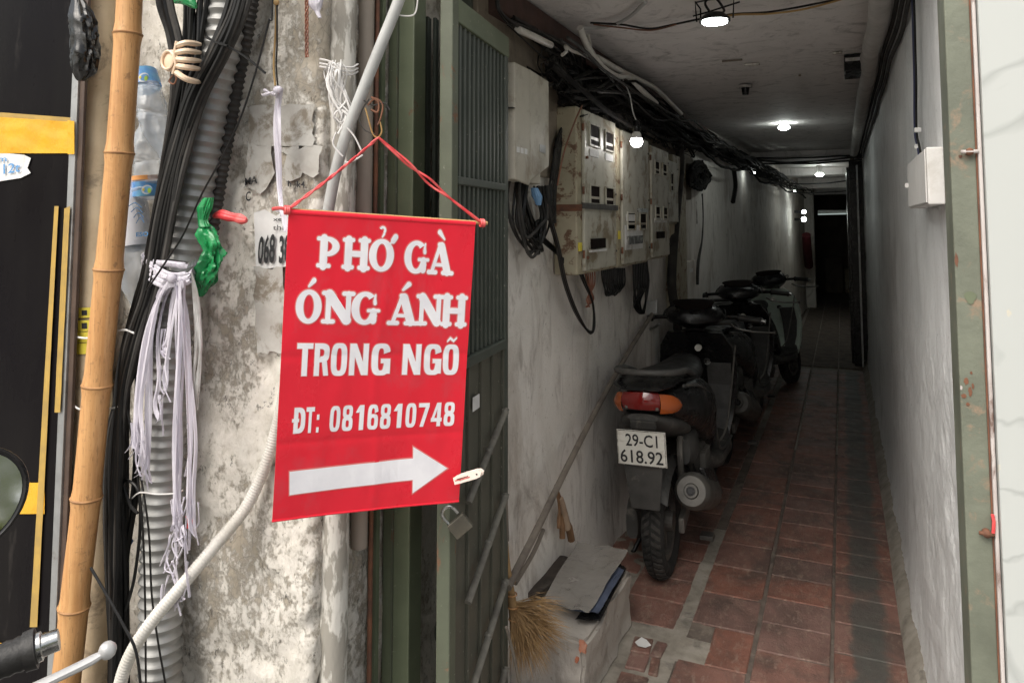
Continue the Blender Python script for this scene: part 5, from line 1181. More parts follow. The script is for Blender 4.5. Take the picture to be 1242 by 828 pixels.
MB().tube(spline([c + V(p) for p in ((-.01, 0, .03), (-.03, 0, .07), (.0, 0, .085), (.03, 0, .04), (.02, 0, .03))], 5), .004, 6).build('lamp_cord', 'bodyblk', l1)
def downlight(px, py, z, r, lab, s=1):
    t = thing('ceiling_lamp', atZ(px, py, z), lab, 'lamp'); c = atZ(px, py, z)
    MB().sphere(c, (r, r, r * .45), 16, 8).build('lamp_disc', 'e_lamp', t)
    MB().tube([c + V((0, 0, r * .3)), V((c.x, c.y, CEIL - .004))], r * .75, 14).build('lamp_base', 'switch', t)
downlight(951, 155, 2.165, .042, 'small lit lamp in the middle of the alley ceiling')
downlight(994, 212, 2.08, .05, 'lit lamp farther in, just beyond the first ceiling beam')
for P, r, lab in (((975, 257), .03, 'bare lit bulb at the far left wall end, upper of two'), ((975, 266), .035, 'bare lit bulb at the far left wall end, lower of two')):
    p = atX(P[0], P[1], -.50); t = thing('wall_lamp', p, lab, 'lamp'); MB().sphere(p, r, 12, 8).build('bulb', 'e_lamp', t); MB().box((-.63, p.y - .02, p.z - .02), (p.x - r * .8, p.y + .02, p.z + .02)).build('bracket', 'bodyblk', t, False)
tb = thing('tube_lamp', (-.2, 14, 1.7), 'lit fluorescent tube across the far end under the beam', 'lamp')
a, b_ = atY(992, 260, 13.9), atY(1036, 259, 13.9)
MB().tube([a, b_], .011, 10).build('tube', 'e_tube', tb); MB().box((a.x, 13.92, a.z + .02), (b_.x, 13.98, a.z + .07)).build('fitting', 'switch', tb, False)
# small spot bulbs on the left wall, the source of the light pools there
for y, z, lab in ((7.6, 1.95, 'dim wall bulb lighting the first bright streak of the left wall'), (11.4, 1.92, 'dim wall bulb lighting the farther bright streak of the left wall')):
    p = V((wallx(y) + .10, y, z)); t = thing('wall_lamp', p, lab, 'lamp')
    MB().sphere(p, (.018, .018, .014), 10, 6).build('bulb', 'e_lamp', t); MB().tube([p + V((0, 0, .012)), p + V((0, -.03, .035)), p + V((-.10, -.02, .05))], .014, 8).build('shade', 'bodyblk', t)
rcl = cable('red_cloth', [atX(p[0], p[1], -.52) for p in ((978, 285), (979, 300), (981, 322))], .07, 'tarp', 10, 5, **T('dark red cloth hanging on the far left wall', 'cloth'))

# right wall fittings
wp = thing('wrapped_pipe', (.13, 4, 2.1), 'pale wrapped pipe along the top of the right wall', 'pipe')
P = [V((.128 + .008 * nz(0, y, 0, 2), y, 2.13 + .012 * nz(3, y, 0, 1.3))) for y in [1.75 + .1 * i for i in range(64)]]
MB().tube(P, [.034 + .006 * nz(9, p.y, 0, 7) for p in P], 14).build('pipe', 'wrap', wp)
for i in range(3): MB().tube([p + V((.045 + .012 * i, 0, -.02 * i + .01 * nz(i, p.y, 0, 2))) for p in P], .007, 6).build('cable', 'blackdust', wp)
MB().box((.03, 3.55, 2.12), (.10, 3.75, 2.196)).build('junction_cover', 'bodyblk', wp, False, bevel=.004); MB().box((.035, 3.549, 2.165), (.095, 3.5505, 2.18)).build('bright_edge', 'paper', wp, False)
sw = thing('switch_box', (.18, 2.5, 1.57), 'small off white switch box on the right wall', 'switch box')
p0, p1 = atX(1104, 253, .172), atX(1126, 253, .172); pt = atX(1104, 196, .172)
ylo, yhi = min(p0.y, p1.y), max(p0.y, p1.y)
MB().box((.172, ylo, p0.z), (.205, yhi + .01, pt.z)).build('box_body', 'switch', sw, False, bevel=.003)
MB().box((.1685, ylo + .004, p0.z + .004), (.1715, yhi + .006, pt.z - .004)).build('box_cover', 'switch', sw, False, bevel=.0015)
MB().box((.160, yhi - .02, (p0.z + pt.z) / 2 - .006), (.169, yhi - .012, (p0.z + pt.z) / 2 + .006)).build('latch', 'switch', sw, False, bevel=.001)
wz = thing('switch_wires', (.2, 2.5, 1.7), 'pair of blue black wires dropping to the switch box', 'wires')
for k, m_ in enumerate(('bluewire', 'black')):
    MB().tube(spline([atX(a + k * 2.2, b, .194) for a, b in ((1105, -30), (1107, 20), (1108, 60), (1109, 100), (1109, 140), (1110, 165), (1113, 178), (1116, 198))], 6), .0032, 6).build('wire', m_, wz)
for b in (158, 178): q = atX(1111, b, .19); MB().box((q.x - .004, q.y - .008, q.z - .006), (q.x + .012, q.y + .008, q.z + .006)).build('wire_clip', 'paper', wz, False, bevel=.001)

# ================================================================== STEP, BROOM, THINGS ON THE STEP
sp = thing('step', (-.85, 2.4, 0), 'worn plastered masonry step against the left wall with chipped red corner', 'step')
vs = []; XS, XE, YS, YE, ZS = -.995, -.735, 2.20, 2.72, .205
mb = MB(); mb.box((XS, YS, 0), (XE, YE, ZS)); o = mb.build('step_body', 'steppl', sp, False)
bm = bmesh.new(); bm.from_mesh(o.data); bmesh.ops.bevel(bm, geom=bm.edges[:], offset=.012, segments=2, affect='EDGES'); bmesh.ops.subdivide_edges(bm, edges=bm.edges[:], cuts=14, use_grid_fill=True)
for v in bm.verts: q = v.co + wpos(sp); v.co += V((.016 * nz(q.x, q.y, q.z, 7) + .007 * nz(q.x, q.y, q.z, 28), .014 * nz(q.y + 5, q.x, q.z, 8) + .005 * nz(q.x, q.z, q.y, 30), .010 * nz(q.z, q.x, q.y, 8) + .004 * nz(q.z, q.x, q.y, 26)))
bm.to_mesh(o.data); bm.free()
for p_ in o.data.polygons: p_.use_smooth = True
for (px, py, s_) in ((706, 785, .010), (699, 800, .005)):
    p = atY(px, py, YS - .006); P = []; c0 = len(P)
    for i in range(30): a = 2 * math.pi * i / 30; rr = s_ * (1 + .9 * nz(math.cos(a), math.sin(a), px, 1.7) + .4 * nz(math.cos(a), math.sin(a), px, 5)); P.append(p + V((rr * math.cos(a), 0, rr * 1.4 * math.sin(a))))
    MB().add(P + [q + V((0, .012, 0)) for q in P], [tuple(range(30))] + [(i, (i + 1) % 30, 30 + (i + 1) % 30, 30 + i) for i in range(30)]).build('exposed_brick', M('exposed_red_brick', (.45, .15, .08), (.5, .26, .18), 40, rough=.9), sp, False)
sdl = thing('sandal', atZ(665, 700, .225), 'dark worn rubber sandal sole lying on the step', 'sandal')
ca, cb_ = atZ(642, 722, .225), atZ(685, 676, .225); ax = (cb_ - ca).normalized(); bx = V((-ax.y, ax.x, 0)); Ls = (cb_ - ca).length; 
out = []
for i in range(28):
    a = 2 * math.pi * i / 28; u = math.cos(a); v = math.sin(a); wd = .042 * (1 + .12 * u); out.append(ca + ax * (Ls * (.5 + .5 * (abs(u) ** .75) * (1 if u > 0 else -1))) + bx * wd * (abs(v) ** .8) * (1 if v > 0 else -1))
MB().loft([[p + V((0, 0, -.008)) for p in out], [p + V((0, 0, .008)) for p in out]]).build('sole', 'sandal', sdl, False, bevel=.003)
def zsheet(name, P, z, mat, amp, lab, cat, thick=.0015, N=18):
    A, B, C, D = [atZ(x, y, z) for x, y in P]
    return MB().sheet([A, B, C, D], N, N, lambda a, b: amp * nz(a * 3, b * 3, z * 50) + amp * .8 * abs(nz(a * 7, b * 5, 2)) + amp * .4 * nz(a * 16, b * 14, 2), thick).build(name, mat, None, **T(lab, cat))
zsheet('blue_folder', [(742, 683), (757, 690), (726, 742), (690, 738)], .232, 'blue', .004, 'slate blue folder under the plastic sheet on the step', 'folder')
zsheet('dark_folder', [(750, 682), (760, 688), (728, 752), (698, 750)], .219, 'bodyblk', .003, 'dark folder lowest of the papers on the step edge', 'folder')
zsheet('plastic_sheet', [(700, 655), (762, 667), (714, 742), (658, 728)], .246, 'sheet', .009, 'crinkled translucent grey plastic sheet spread over the step', 'plastic sheet')
rs = thing('stick', atX(700, 540, -.93), 'long weathered stick leaning across the left wall up behind the scooter', 'stick')
P = [atX(616, 712, -.885), atX(632, 680, -.89), atX(655, 634, -.90), atX(690, 562, -.925), atX(728, 488, -.95), atX(765, 422, -.955), atX(795, 375, -.96)]
MB().tube(spline(P, 6), .0115, 10).build('stick', 'handle', rs)
MB().tube(spline([atX(x + 7, y + 2, -.905) for x, y in ((618, 705), (640, 668), (652, 640))], 5), .007, 8).build('short_cane', 'handle', rs)
hb = thing('hand_brush', atX(684, 620, -.95), 'small brown whisk wrapped in pale cloth propped against the wall', 'brush')
for a, b_, c_, r_ in (((675, 590), (681, 618), (682, 652), .007), ((677, 596), (686, 622), (693, 654), .009), ((673, 588), (678, 612), (678, 640), .005)):
    xc([a, b_, c_], -.95, [r_ * .5] * 4 + [r_] * 5 + [r_ * 1.6] * 4, M('brown_whisk', (.22, .12, .06), (.16, .085, .04), 30), 'whisk_stem', hb, 8)
xc([(680, 604), (684, 622), (687, 640)], -.945, [.010, .011, .012, .013, .013, .014, .014, .015, .015, .016, .016, .016, .016], M('pale_brown_cloth', (.38, .28, .2), (.28, .2, .14), 20), 'cloth_wrap', hb, 10)
br = thing('straw_broom', atX(625, 760, -.80), 'straw broom with bushy golden bristles beside the gate foot', 'broom')
hd = [atD(613, 640, 2.10), atD(616, 690, 2.11), atD(622, 735, 2.12), atD(626, 765, 2.12)]
MB().tube(spline(hd, 6), [.004 + .012 * min(1, i / 18 * 1.2) for i in range(19)], 10).build('bound_grip', 'straw', br)
MB().tube(spline([atD(612, 600, 2.09), atD(614, 655, 2.10)], 4), .009, 8).build('handle', 'handle', br)
for k in range(4): q = lerp(hd[1], hd[3], .2 + .2 * k); MB().tube([q + V((.016 * math.cos(a), .016 * math.sin(a), 0)) for a in [i * math.pi / 6 for i in range(13)]], .0022, 5).build('binding', 'node', br)
mb = MB(); rr_ = random.Random(2)
for i in range(900):
    t = rr_.random() ** .8; ang = lerp(38, -92, t) + rr_.uniform(-12, 12); L = rr_.uniform(44, 76) * (1 - .18 * abs(t - .4)); d0 = rr_.uniform(-.03, .035)
    bx_, by_ = 622 + rr_.uniform(-4, 6), 735 + rr_.uniform(-5, 32)
    tx, ty = bx_ + L * math.cos(R(ang)), by_ - L * math.sin(R(ang)) * (.62 if ang > 0 else .95) + 6
    mx, my = lerp(bx_, tx, .5) + rr_.uniform(-3, 3) + 3, lerp(by_, ty, .5) - 4 + rr_.uniform(-3, 3)
    A, B, C = atD(bx_, by_, 2.12), atD(mx, my, 2.10 + d0 * .7), atD(tx, ty + 3, 2.10 + d0 * 1.5)
    w_ = V((rr_.uniform(-1, 1), rr_.uniform(-1, 1), rr_.uniform(-1, 1))).normalized() * .0011
    mb.add([A - w_, A + w_, B + w_, B - w_, C], [(0, 1, 2, 3), (3, 2, 4)])
mb.build('bristles', 'straw', br, False, kind='stuff')
xc([(614, 760), (622, 790), (630, 828), (634, 850)], -.80, .004, 'handle', 'loose_cane', br)
MB().add([atZ(x, y, .018) for x, y in ((770, 778), (778, 772), (784, 775), (790, 782), (783, 785), (774, 783))], [tuple(range(6))]).build('paper_scrap', 'paper', None, **T('scrap of white paper on the broken floor tile', 'paper'))
pc_ = atD(628, 835, 2.3)
MB().box((-.99, 1.93, 0), (-.73, 2.17, .05)).build('terracotta_slab', 'tile', None, False, bevel=.004, **T('low red tiled sill at the foot of the gate and broom', 'sill'))

# ================================================================== SCOOTER
def srect(y, zc, w, h, p=2.8, n=20, x0=0):
    out = []
    for k in range(n):
        a = 2 * math.pi * k / n; c, s_ = math.cos(a), math.sin(a)
        out.append(V((x0 + w / 2 * (abs(c) ** (2 / p)) * (1 if c > 0 else -1), y, zc + h / 2 * (abs(s_) ** (2 / p)) * (1 if s_ > 0 else -1))))
    return out
def wheel(par, y, steer=False):
    t = thing.__call__ if False else None
    w_ = bpy.data.objects.new('wheel', None); COL.objects.link(w_); w_.parent = par; w_.location = (0, y, .222)
    O = V((0, y, .222))
    rings = []; N = 96
    for i in range(N):
        a = 2 * math.pi * i / N; rg = []
        for k in range(12):
            b = 2 * math.pi * k / 12; rr = .182 + .040 * math.cos(b); xx = .046 * math.sin(b)
            if math.cos(b) > .2 and (i + (k if k < 6 else 12 - k)) % 4 == 0: rr -= .009
            rg.append(O + V((xx, rr * math.cos(a), rr * math.sin(a))))
        rings.append(rg)
    ty = MB().loft(rings, close=True).build('tyre', 'tyredk', w_)
    tm = MB()
    for i in range(44):
        for sg in (-1, 1):
            a0 = 2 * math.pi * (i + .25 * (sg > 0)) / 44; qs = []
            for x, da in ((.004, 0), (.020, .05), (.036, .11)):
                bb_ = math.asin(min(.99, x / .046)); rr = .182 + .040 * math.cos(bb_)
                for e in (-.034, .034):
                    for h_ in (-.004, .0035):
                        a = a0 + da + e; qs.append(O + V((sg * x, (rr + h_) * math.cos(a), (rr + h_) * math.sin(a))))
            tm.add(qs, [(1, 3, 7, 5), (5, 7, 11, 9), (0, 4, 5, 1), (4, 8, 9, 5), (2, 3, 7, 6), (6, 7, 11, 10), (8, 10, 11, 9), (0, 1, 3, 2)])
    tm.build('tread', 'tyre', w_, False)
    mb = MB(); rings = []
    for i in range(32):
        a = 2 * math.pi * i / 32; rings.append([O + V((x, r_ * math.cos(a), r_ * math.sin(a))) for x, r_ in ((-.028, .150), (.028, .150), (.026, .130), (-.026, .130))])
    mb.loft(rings, close=True)
    for k in range(5):
        a = 2 * math.pi * k / 5; d = V((0, math.cos(a), math.sin(a))); e = V((0, -math.sin(a), math.cos(a)))
        mb.hexa([O + d * .03 + e * .018 + V((-.014, 0, 0)), O + d * .03 - e * .018 + V((-.014, 0, 0)), O + d * .03 - e * .018 + V((.014, 0, 0)), O + d * .03 + e * .018 + V((.014, 0, 0))],
                [O + d * .136 + e * .011 + V((-.010, 0, 0)), O + d * .136 - e * .011 + V((-.010, 0, 0)), O + d * .136 - e * .011 + V((.010, 0, 0)), O + d * .136 + e * .011 + V((.010, 0, 0))])
    mb.build('rim', 'alloy', w_, False)
    MB().tube([O + V((-.05, 0, 0)), O + V((.05, 0, 0))], .038, 16).build('hub', 'alloy', w_, False)
def make_scooter():
    t = thing('scooter', (0, 0, 0), 'scooter', 'scooter', 'scooters parked nose to tail along the left wall')
    wheel(t, 0); wheel(t, 1.24)
    # tail and side fairings
    secs = [(-.285, .765, .12, .03), (-.27, .762, .17, .075), (-.22, .750, .215, .10), (-.10, .725, .285, .165), (.05, .69, .33, .22), (.25, .64, .36, .28), (.45, .58, .36, .32), (.60, .50, .30, .34), (.70, .42, .26, .26)]
    MB().loft([srect(*s_) for s_ in secs]).build('rear_fairing', 'bodyblk', t)
    # lighter grey lower skirt below the lamp
    MB().loft([srect(y, z, w_, h, 2.4) for y, z, w_, h in ((-.27, .700, .12, .03), (-.22, .675, .20, .07), (-.10, .645, .235, .09), (.05, .60, .25, .10), (.18, .55, .22, .08))]).build('under_tail', 'bodygry', t)
    # seat
    MB().loft([srect(y, z, w_, h, 2.3) for y, z, w_, h in ((-.16, .815, .10, .03), (-.12, .815, .18, .06), (0, .805, .22, .07), (.2, .775, .26, .085), (.36, .755, .25, .09), (.55, .745, .22, .09), (.68, .755, .16, .09), (.74, .735, .10, .05))]).build('seat', 'seat', t)
    # grab rail hoop
    P = spline([(-.125, .14, .80), (-.132, -.03, .845), (-.118, -.18, .862), (-.05, -.25, .868), (.05, -.25, .868), (.118, -.18, .862), (.132, -.03, .845), (.125, .14, .80)], 6)
    MB().tube(P, .016, 10, flat=.8).build('grab_rail', 'bodygry', t)
    # tail lamp: red middle, amber corners
    def lens(name, a0, a1, mat, zt, zb):
        vs = []; n = 12
        for j in range(5):
            v = j / 4
            for i in range(n + 1):
                a = lerp(a0, a1, i / n); bul = .012 * math.sin(math.pi * v)
                vs.append(V(((.128 + bul) * math.sin(a), -.165 - (.130 + bul) * math.cos(a), lerp(zt - .030 * (a / 1.4) ** 2 - .02 * max(0, abs(a) - 1) , zb - .012 * (a / 1.4) ** 2 + .015 * max(0, abs(a) - 1.0), v))))
        fs = [(j * (n + 1) + i, j * (n + 1) + i + 1, (j + 1) * (n + 1) + i + 1, (j + 1) * (n + 1) + i) for j in range(4) for i in range(n)]
        k = len(vs); vs += [V((p.x * .8, p.y + .03, p.z)) for p in vs[:]]; 
        fs += [tuple(k + q for q in f[::-1]) for f in fs[:]]
        m_ = MB().add(vs, fs); return m_.build(name, mat, t)
    lens('tail_lamp', -.62, .55, 'redlens', .802, .735); lens('turn_signal', .57, 1.45, 'amber', .80, .722); lens('turn_signal', -1.45, -.64, 'amber', .80, .722)
    MB().loft([srect(y, z, w_, h) for y, z, w_, h in ((-.302, .815, .16, .012), (-.25, .820, .24, .02), (-.12, .825, .26, .02), (.05, .80, .28, .02))]).build('tail_trim', 'bodyblk', t)
    # plate bracket, plate, mud flap
    MB().hexa([(-.05, -.27, .655), (.05, -.27, .655), (.04, -.18, .655), (-.04, -.18, .655)], [(-.05, -.285, .69), (.05, -.285, .69), (.04, -.18, .70), (-.04, -.18, .70)]).build('plate_bracket', 'bodygry', t, False, bevel=.004)
    MB().hexa([(-.060, -.262, .35), (.050, -.262, .35), (.050, -.254, .35), (-.060, -.254, .35)], [(-.080, -.285, .53), (.074, -.285, .53), (.074, -.275, .53), (-.080, -.275, .53)]).build('mud_flap', 'bodygry', t, False, bevel=.012)
    # rear mudguard over the wheel
    vs = []; rings = []
    for i in range(14):
        a = R(lerp(35, 150, i / 13)); r_ = .255
        rings.append([V((x, -r_ * math.cos(a) * 1 if False else r_ * math.cos(math.pi - a), .222 + rr * math.sin(a))) for x, rr in ((-.07, r_ - .03), (-.05, r_), (.05, r_), (.07, r_ - .03), (.045, r_ - .008), (-.045, r_ - .008))])
    MB().loft(rings).build('mudguard', 'bodygry', t)
    # engine, swing arm, shock
    MB().loft([srect(y, z, w_, h, 3, 16, -.105) for y, z, w_, h in ((-.09, .225, .05, .12), (-.03, .23, .07, .17), (.12, .26, .08, .16), (.32, .29, .09, .17), (.46, .30, .08, .14))]).build('engine_case', 'bodygry', t)
    MB().loft([srect(y, z, w_, h, 3, 16, .05) for y, z, w_, h in ((.16, .40, .10, .10), (.22, .40, .17, .15), (.42, .37, .18, .18), (.55, .33, .12, .12))]).build('engine_block', 'alloy', t)
    MB().loft([srect(y, z, w_, h, 2.6, 14, .10) for y, z, w_, h in ((.02, .50, .05, .10), (.06, .50, .075, .14), (.16, .50, .08, .15), (.22, .48, .06, .10))]).build('air_box', 'bodygry', t)
    for k in range(6): MB().box((.135, .20 + k * .028, .36), (.158, .208 + k * .028, .45)).build('cooling_fin', 'exh', t, False)
    MB().tube(spline([(.135, -.12, .80), (.155, .08, .765), (.165, .28, .70), (.165, .44, .60), (.155, .56, .48), (.16, .64, .36), (.17, .80, .325), (.175, .98, .33)], 6), .006, 6).build('trim_line', 'bodygry', t)
    MB().tube(spline([(.165, .60, .40), (.19, .68, .45), (.205, .84, .62), (.215, .98, .80)], 5), .005, 6).build('trim_line', 'alloy', t)
    for k in range(4): MB().tube(spline([(.02 + .03 * k, .10, .46), (.06 + .03 * k, .16, .36 - .02 * k), (.03 + .03 * k, .30, .30), (.05, .42, .36)], 5), .006, 6).build('hose', 'seat', t)
    MB().hexa([(.075, -.04, .19), (.100, -.04, .19), (.105, .34, .30), (.08, .34, .30)], [(.075, -.04, .25), (.100, -.04, .25), (.105, .34, .36), (.08, .34, .36)]).build('swing_arm', 'alloy', t, False, bevel=.006)
    for (x_, y_, z_) in ((.158, .1, .66), (.16, .36, .58), (.06, -.286, .74), (-.06, -.286, .74)): MB().tube([V((x_ - .004, y_, z_)), V((x_ + .006, y_, z_))], .007, 8).build('screw', 'alloy', t)
    MB().tube([V((-.10, -.03, .30)), V((-.10, .03, .60))], [.022, .022], 10).build('shock_absorber', 'alloy', t)
    MB().tube(spline([(.085, .02, .56), (.09, -.02, .50), (.09, .0, .40), (.09, .03, .30)], 5), .013, 8).build('swing_arm', 'alloy', t)
    # exhaust on the right
    e0, e1_ = V((.150, -.13, .395)), V((.145, .30, .255))
    MB().tube([e0, lerp(e0, e1_, .03), lerp(e0, e1_, .10), lerp(e0, e1_, .8), lerp(e0, e1_, .93), e1_], [.056, .068, .072, .074, .060, .03], 24).build('exhaust_canister', 'exh', t)
    d_e = (e0 - e1_).normalized()
    MB().tube([e0 + d_e * .001, e0 + d_e * .012], [.030, .026], 18).build('exhaust_cap', 'exh', t); MB().tube([e0 + d_e * .010, e0 + d_e * .020], .017, 14).build('tail_pipe', 'bodyblk', t); MB().tube([e0 + d_e * .0195, e0 + d_e * .0215], .010, 12).build('pipe_bore', 'ink', t)
    MB().tube(spline([e1_ + d_e * .02, V((.12, .42, .20)), V((.06, .52, .20)), V((.03, .50, .30))], 5), .016, 8).build('exhaust_pipe', 'exh', t)
    MB().hexa([(.20, -.02, .36), (.222, -.02, .35), (.222, .25, .27), (.20, .25, .28)], [(.16, -.02, .455), (.185, -.02, .455), (.185, .25, .375), (.16, .25, .375)]).build('heat_shield', 'bodyblk', t, False, bevel=.006)
    # floorboard, tunnel, leg shield
    MB().loft([srect(y, z, w_, h, 4) for y, z, w_, h in ((.55, .31, .24, .10), (.66, .29, .34, .08), (.95, .29, .36, .08), (1.06, .33, .30, .10))]).build('floorboard', 'bodygry', t)
    sh = []
    for z, y, w_, cv in ((.29, 1.02, .30, .03), (.40, 1.06, .36, .05), (.52, 1.07, .40, .06), (.66, 1.04, .43, .07), (.78, 1.0, .40, .06), (.86, .97, .30, .04)):
        outer = [V((w_ / 2 * s_, y + .05 + cv * (1 - s_ * s_) * 1.6, z)) for s_ in (-1, -.6, -.2, .2, .6, 1)]
        inner = [V((w_ / 2 * s_ * .97, y + (.02 if abs(s_) == 1 else 0) + cv * (1 - s_ * s_) * .4, z)) for s_ in (1, .6, .2, -.2, -.6, -1)]
        sh.append(outer + inner)
    MB().loft(sh).build('leg_shield', 'bodyblk', t)
    for sx in (-1, 1):
        pn = [[V((sx * x * 1.0, y - .006, z)) for x in (.055, xo)] + [V((sx * x, y - .016, z)) for x in (xo, .055)] for z, y, xo in ((.33, 1.02, .13), (.45, 1.05, .165), (.58, 1.055, .185), (.70, 1.025, .185))]
        MB().loft(pn).build('inner_panel', 'shield', t, False, bevel=.004)
    MB().loft([srect(1.10 + d, z, w_, h) for d, z, w_, h in ((.0, .74, .30, .26), (.07, .74, .28, .26), (.14, .73, .18, .18), (.17, .72, .08, .08))]).build('nose', 'bodyblk', t)
    for x, z in ((.02, .70), (.065, .63)): MB().tube([V((x, 1.0, z + .08)), V((x, .975, z + .08))], .018, 12).build('knob', 'plate' if x < .05 else 'chrome', t)
    for sx in (-1, 1):
        for k in range(2): MB().tube(spline([(sx * .17, .99, .94), (sx * (.12 + .03 * k), 1.03 + .05 * k, 1.0 - .02 * k), (sx * .05, 1.12, .93), (sx * .04, 1.12, .80)], 5), .004, 6).build('control_cable', 'seat', t)
    # front fork and fender
    for sx in (-1, 1): MB().tube([V((sx * .06, 1.24, .222)), V((sx * .055, 1.14, .62))], .015, 10).build('fork_leg', 'alloy', t)
    rings = []
    for i in range(16):
        a = R(lerp(20, 165, i / 15)); r_ = .262
        rings.append([V((x, 1.24 + rr * math.cos(a), .222 + rr * math.sin(a))) for x, rr in ((-.072, r_ - .05), (-.05, r_), (.05, r_), (.072, r_ - .05), (.045, r_ - .012), (-.045, r_ - .012))])
    MB().loft(rings).build('front_fender', 'bodyblk', t)
    # handlebar unit (steered a little to the left)
    piv = V((0, 1.02, .9)); rot = Matrix.Translation(piv) @ Matrix.Rotation(R(10), 4, 'Z') @ Matrix.Translation(-piv)
    def H(p): return rot @ V(p)
    MB().loft([[H(p) for p in srect(y, z, w_, h, 2.4)] for y, z, w_, h in ((.885, .945, .14, .05), (.91, .95, .25, .09), (.98, .955, .31, .12), (1.06, .95, .28, .14), (1.13, .93, .20, .14), (1.18, .90, .08, .08))]).build('handlebar_cover', 'bodyblk', t)
    MB().loft([[H(p) for p in srect(y, z, w_, h, 2.2)] for y, z, w_, h in ((.91, .995, .10, .01), (.95, 1.010, .19, .03), (1.03, 1.022, .23, .035), (1.10, 1.012, .18, .03), (1.14, 1.0, .08, .01))]).build('speedometer', 'glassdk', t)
    for sx in (-1, 1):
        MB().tube(spline([H((0, 1.0, .94)), H((sx * .14, .99, .945)), H((sx * .22, .965, .945)), H((sx * .34, .925, .93))], 5), .011, 8).build('handlebar', 'bodyblk', t)
        a, b_ = H((sx * .225, .963, .945)), H((sx * .345, .923, .93)); ax = (b_ - a).normalized()
        P = [lerp(a, b_, i / 24) for i in range(25)]
        MB().tube(P, [.0165 + .0012 * (i % 2) for i in range(25)], 14).build('grip', 'seat', t)
        MB().tube([b_, b_ + ax * .004, b_ + ax * .005, b_ + ax * .020], [.0150, .0150, .0118, .0110], 16).build('bar_end', 'chrome', t); MB().tube([b_ - ax * .012, b_ - ax * .001], [.0195, .0205], 16).build('grip_flange', 'seat', t)
        MB().tube([a - ax * .0, a + ax * .01], .021, 14).build('grip_collar', 'bodyblk', t)
        lv = spline([H((sx * .19, .99, .905)), H((sx * .23, .995, .880)), H((sx * .31, .985, .866)), H((sx * .385, .955, .866)), H((sx * .408, .948, .868))], 5)
        MB().tube(lv, [.010] * 8 + [.0092] * 5 + [.0085] * 4 + [.0070] * 3 + [.0075], 10, flat=.6).build('brake_lever', 'lever', t); MB().sphere(lv[-1], .010, 10, 8).build('lever_ball', 'lever', t)
        st_ = spline([H((sx * .17, 1.0, .96)), H((sx * .20, 1.0, 1.02)), H((sx * .25, .99, 1.09))], 5); MB().tube(st_, .005, 8).build('mirror_stem', 'bodyblk', t)
        mc = H((sx * .27, .985, 1.125)); mr = []; 
        for d_, sc in ((.014, .55), (.012, .85), (0, 1.0), (-.004, .97)):
            mr.append([mc + (rot.to_3x3() @ V((.060 * sc * math.cos(q), d_, .044 * sc * math.sin(q)))) for q in [2 * math.pi * k / 20 for k in range(20)]])
        mh = MB().loft(mr).build('mirror_housing', 'bodyblk', t)
        MB().add([mc + (rot.to_3x3() @ V((.055 * math.cos(q), -.0055, .039 * math.sin(q)))) for q in [2 * math.pi * k / 20 for k in range(20)]], [tuple(range(20))]).build('mirror_glass', 'mirror', mh)
    MB().tube([V((-.09, .28, .17)), V((-.16, .14, .02)), V((-.17, .14, .012))], .009, 8).build('kick_stand', 'bodyblk', t)
    MB().box((.10, .30, .04), (.16, .36, .06)).build('stand_foot', 'alloy', t, False, bevel=.004)
    return t
def repaint(root, mp):
    for k in list(kids(root)):
        if k.type == 'MESH' and k.name.split('.')[0] in mp:
            k.data = k.data.copy(); k.data.materials[0] = MT[mp[k.name.split('.')[0]]]
def place(o, x, y, rz, label, lean=0, group=None):
    o.location = (x, y, 0); o.rotation_euler = (0, lean, rz); o['label'] = label
def drop(root, names):
    for k in list(kids(root)):
        if k.name.split('.')[0] in names:
            for j in kids(k): bpy.data.objects.remove(j)
            bpy.data.objects.remove(k)
s1 = make_scooter(); bpy.context.view_layer.update()
s2 = copy_tree(s1); s3 = copy_tree(s1); s4 = copy_tree(s1)
# number plate belongs to the nearest one
def plate(t):
    def pt(x, z, o=0): return V((x, -.300 - (z - .59) * .10 - o, z))
    b = MB().loft([[pt(x, z, -.002) for x, z in ((-.097, .524), (.093, .524), (.093, .660), (-.097, .660))], [pt(x, z, .002) for x, z in ((-.097, .524), (.093, .524), (.093, .660), (-.097, .660))]])
    pl_ = b.build('number_plate', 'plate', t, False, bevel=.0018)
    m1 = MB()
    text_on(m1, '29-C1', lambda s_, v: pt(lerp(-.062, .062, s_), lerp(.600, .646, v), .0035), .012)
    text_on(m1, '618.92', lambda s_, v: pt(lerp(-.086, .080, s_), lerp(.536, .584, v), .0035), .012)
    m1.build('plate_number', 'ink', pl_, False)
    r_ = MB()
    for (xa_, xb_, za_, zb_) in ((-.095, .091, .525, .5275), (-.095, .091, .6565, .659), (-.095, -.0925, .5275, .6565), (.0885, .091, .5275, .6565)):
        r_.add([pt(xa_, za_, .0032), pt(xb_, za_, .0032), pt(xb_, zb_, .0032), pt(xa_, zb_, .0032)], [(0, 1, 2, 3)])
    r_.build('plate_rim', 'chrome', pl_, False)
plate(s1)
place(s1, -.715, 3.17, R(1), 'dusty black scooter nearest, plate 29-C1 618.92 and amber tail lights', R(-1.5))
place(s2, -.70, 4.74, R(-3), 'black scooter in the middle of the row, amber corner light showing', R(-4))
place(s3, -.75, 6.15, R(-14), 'scooter with pale green front fairing at the far end of the row', R(-7))
for s_ in (s1, s2, s3): drop(s_, ('mirror_housing', 'mirror_stem'))
q = MB().loft([[V((-.215 + a, .88 + o, 1.0 + b + .25 * a)) for a, b in ((-.045, -.035), (.04, -.04), (.045, .035), (-.04, .04))] for o in (0, .012)]).build('mirror_housing', 'alu', None, False, bevel=.005)
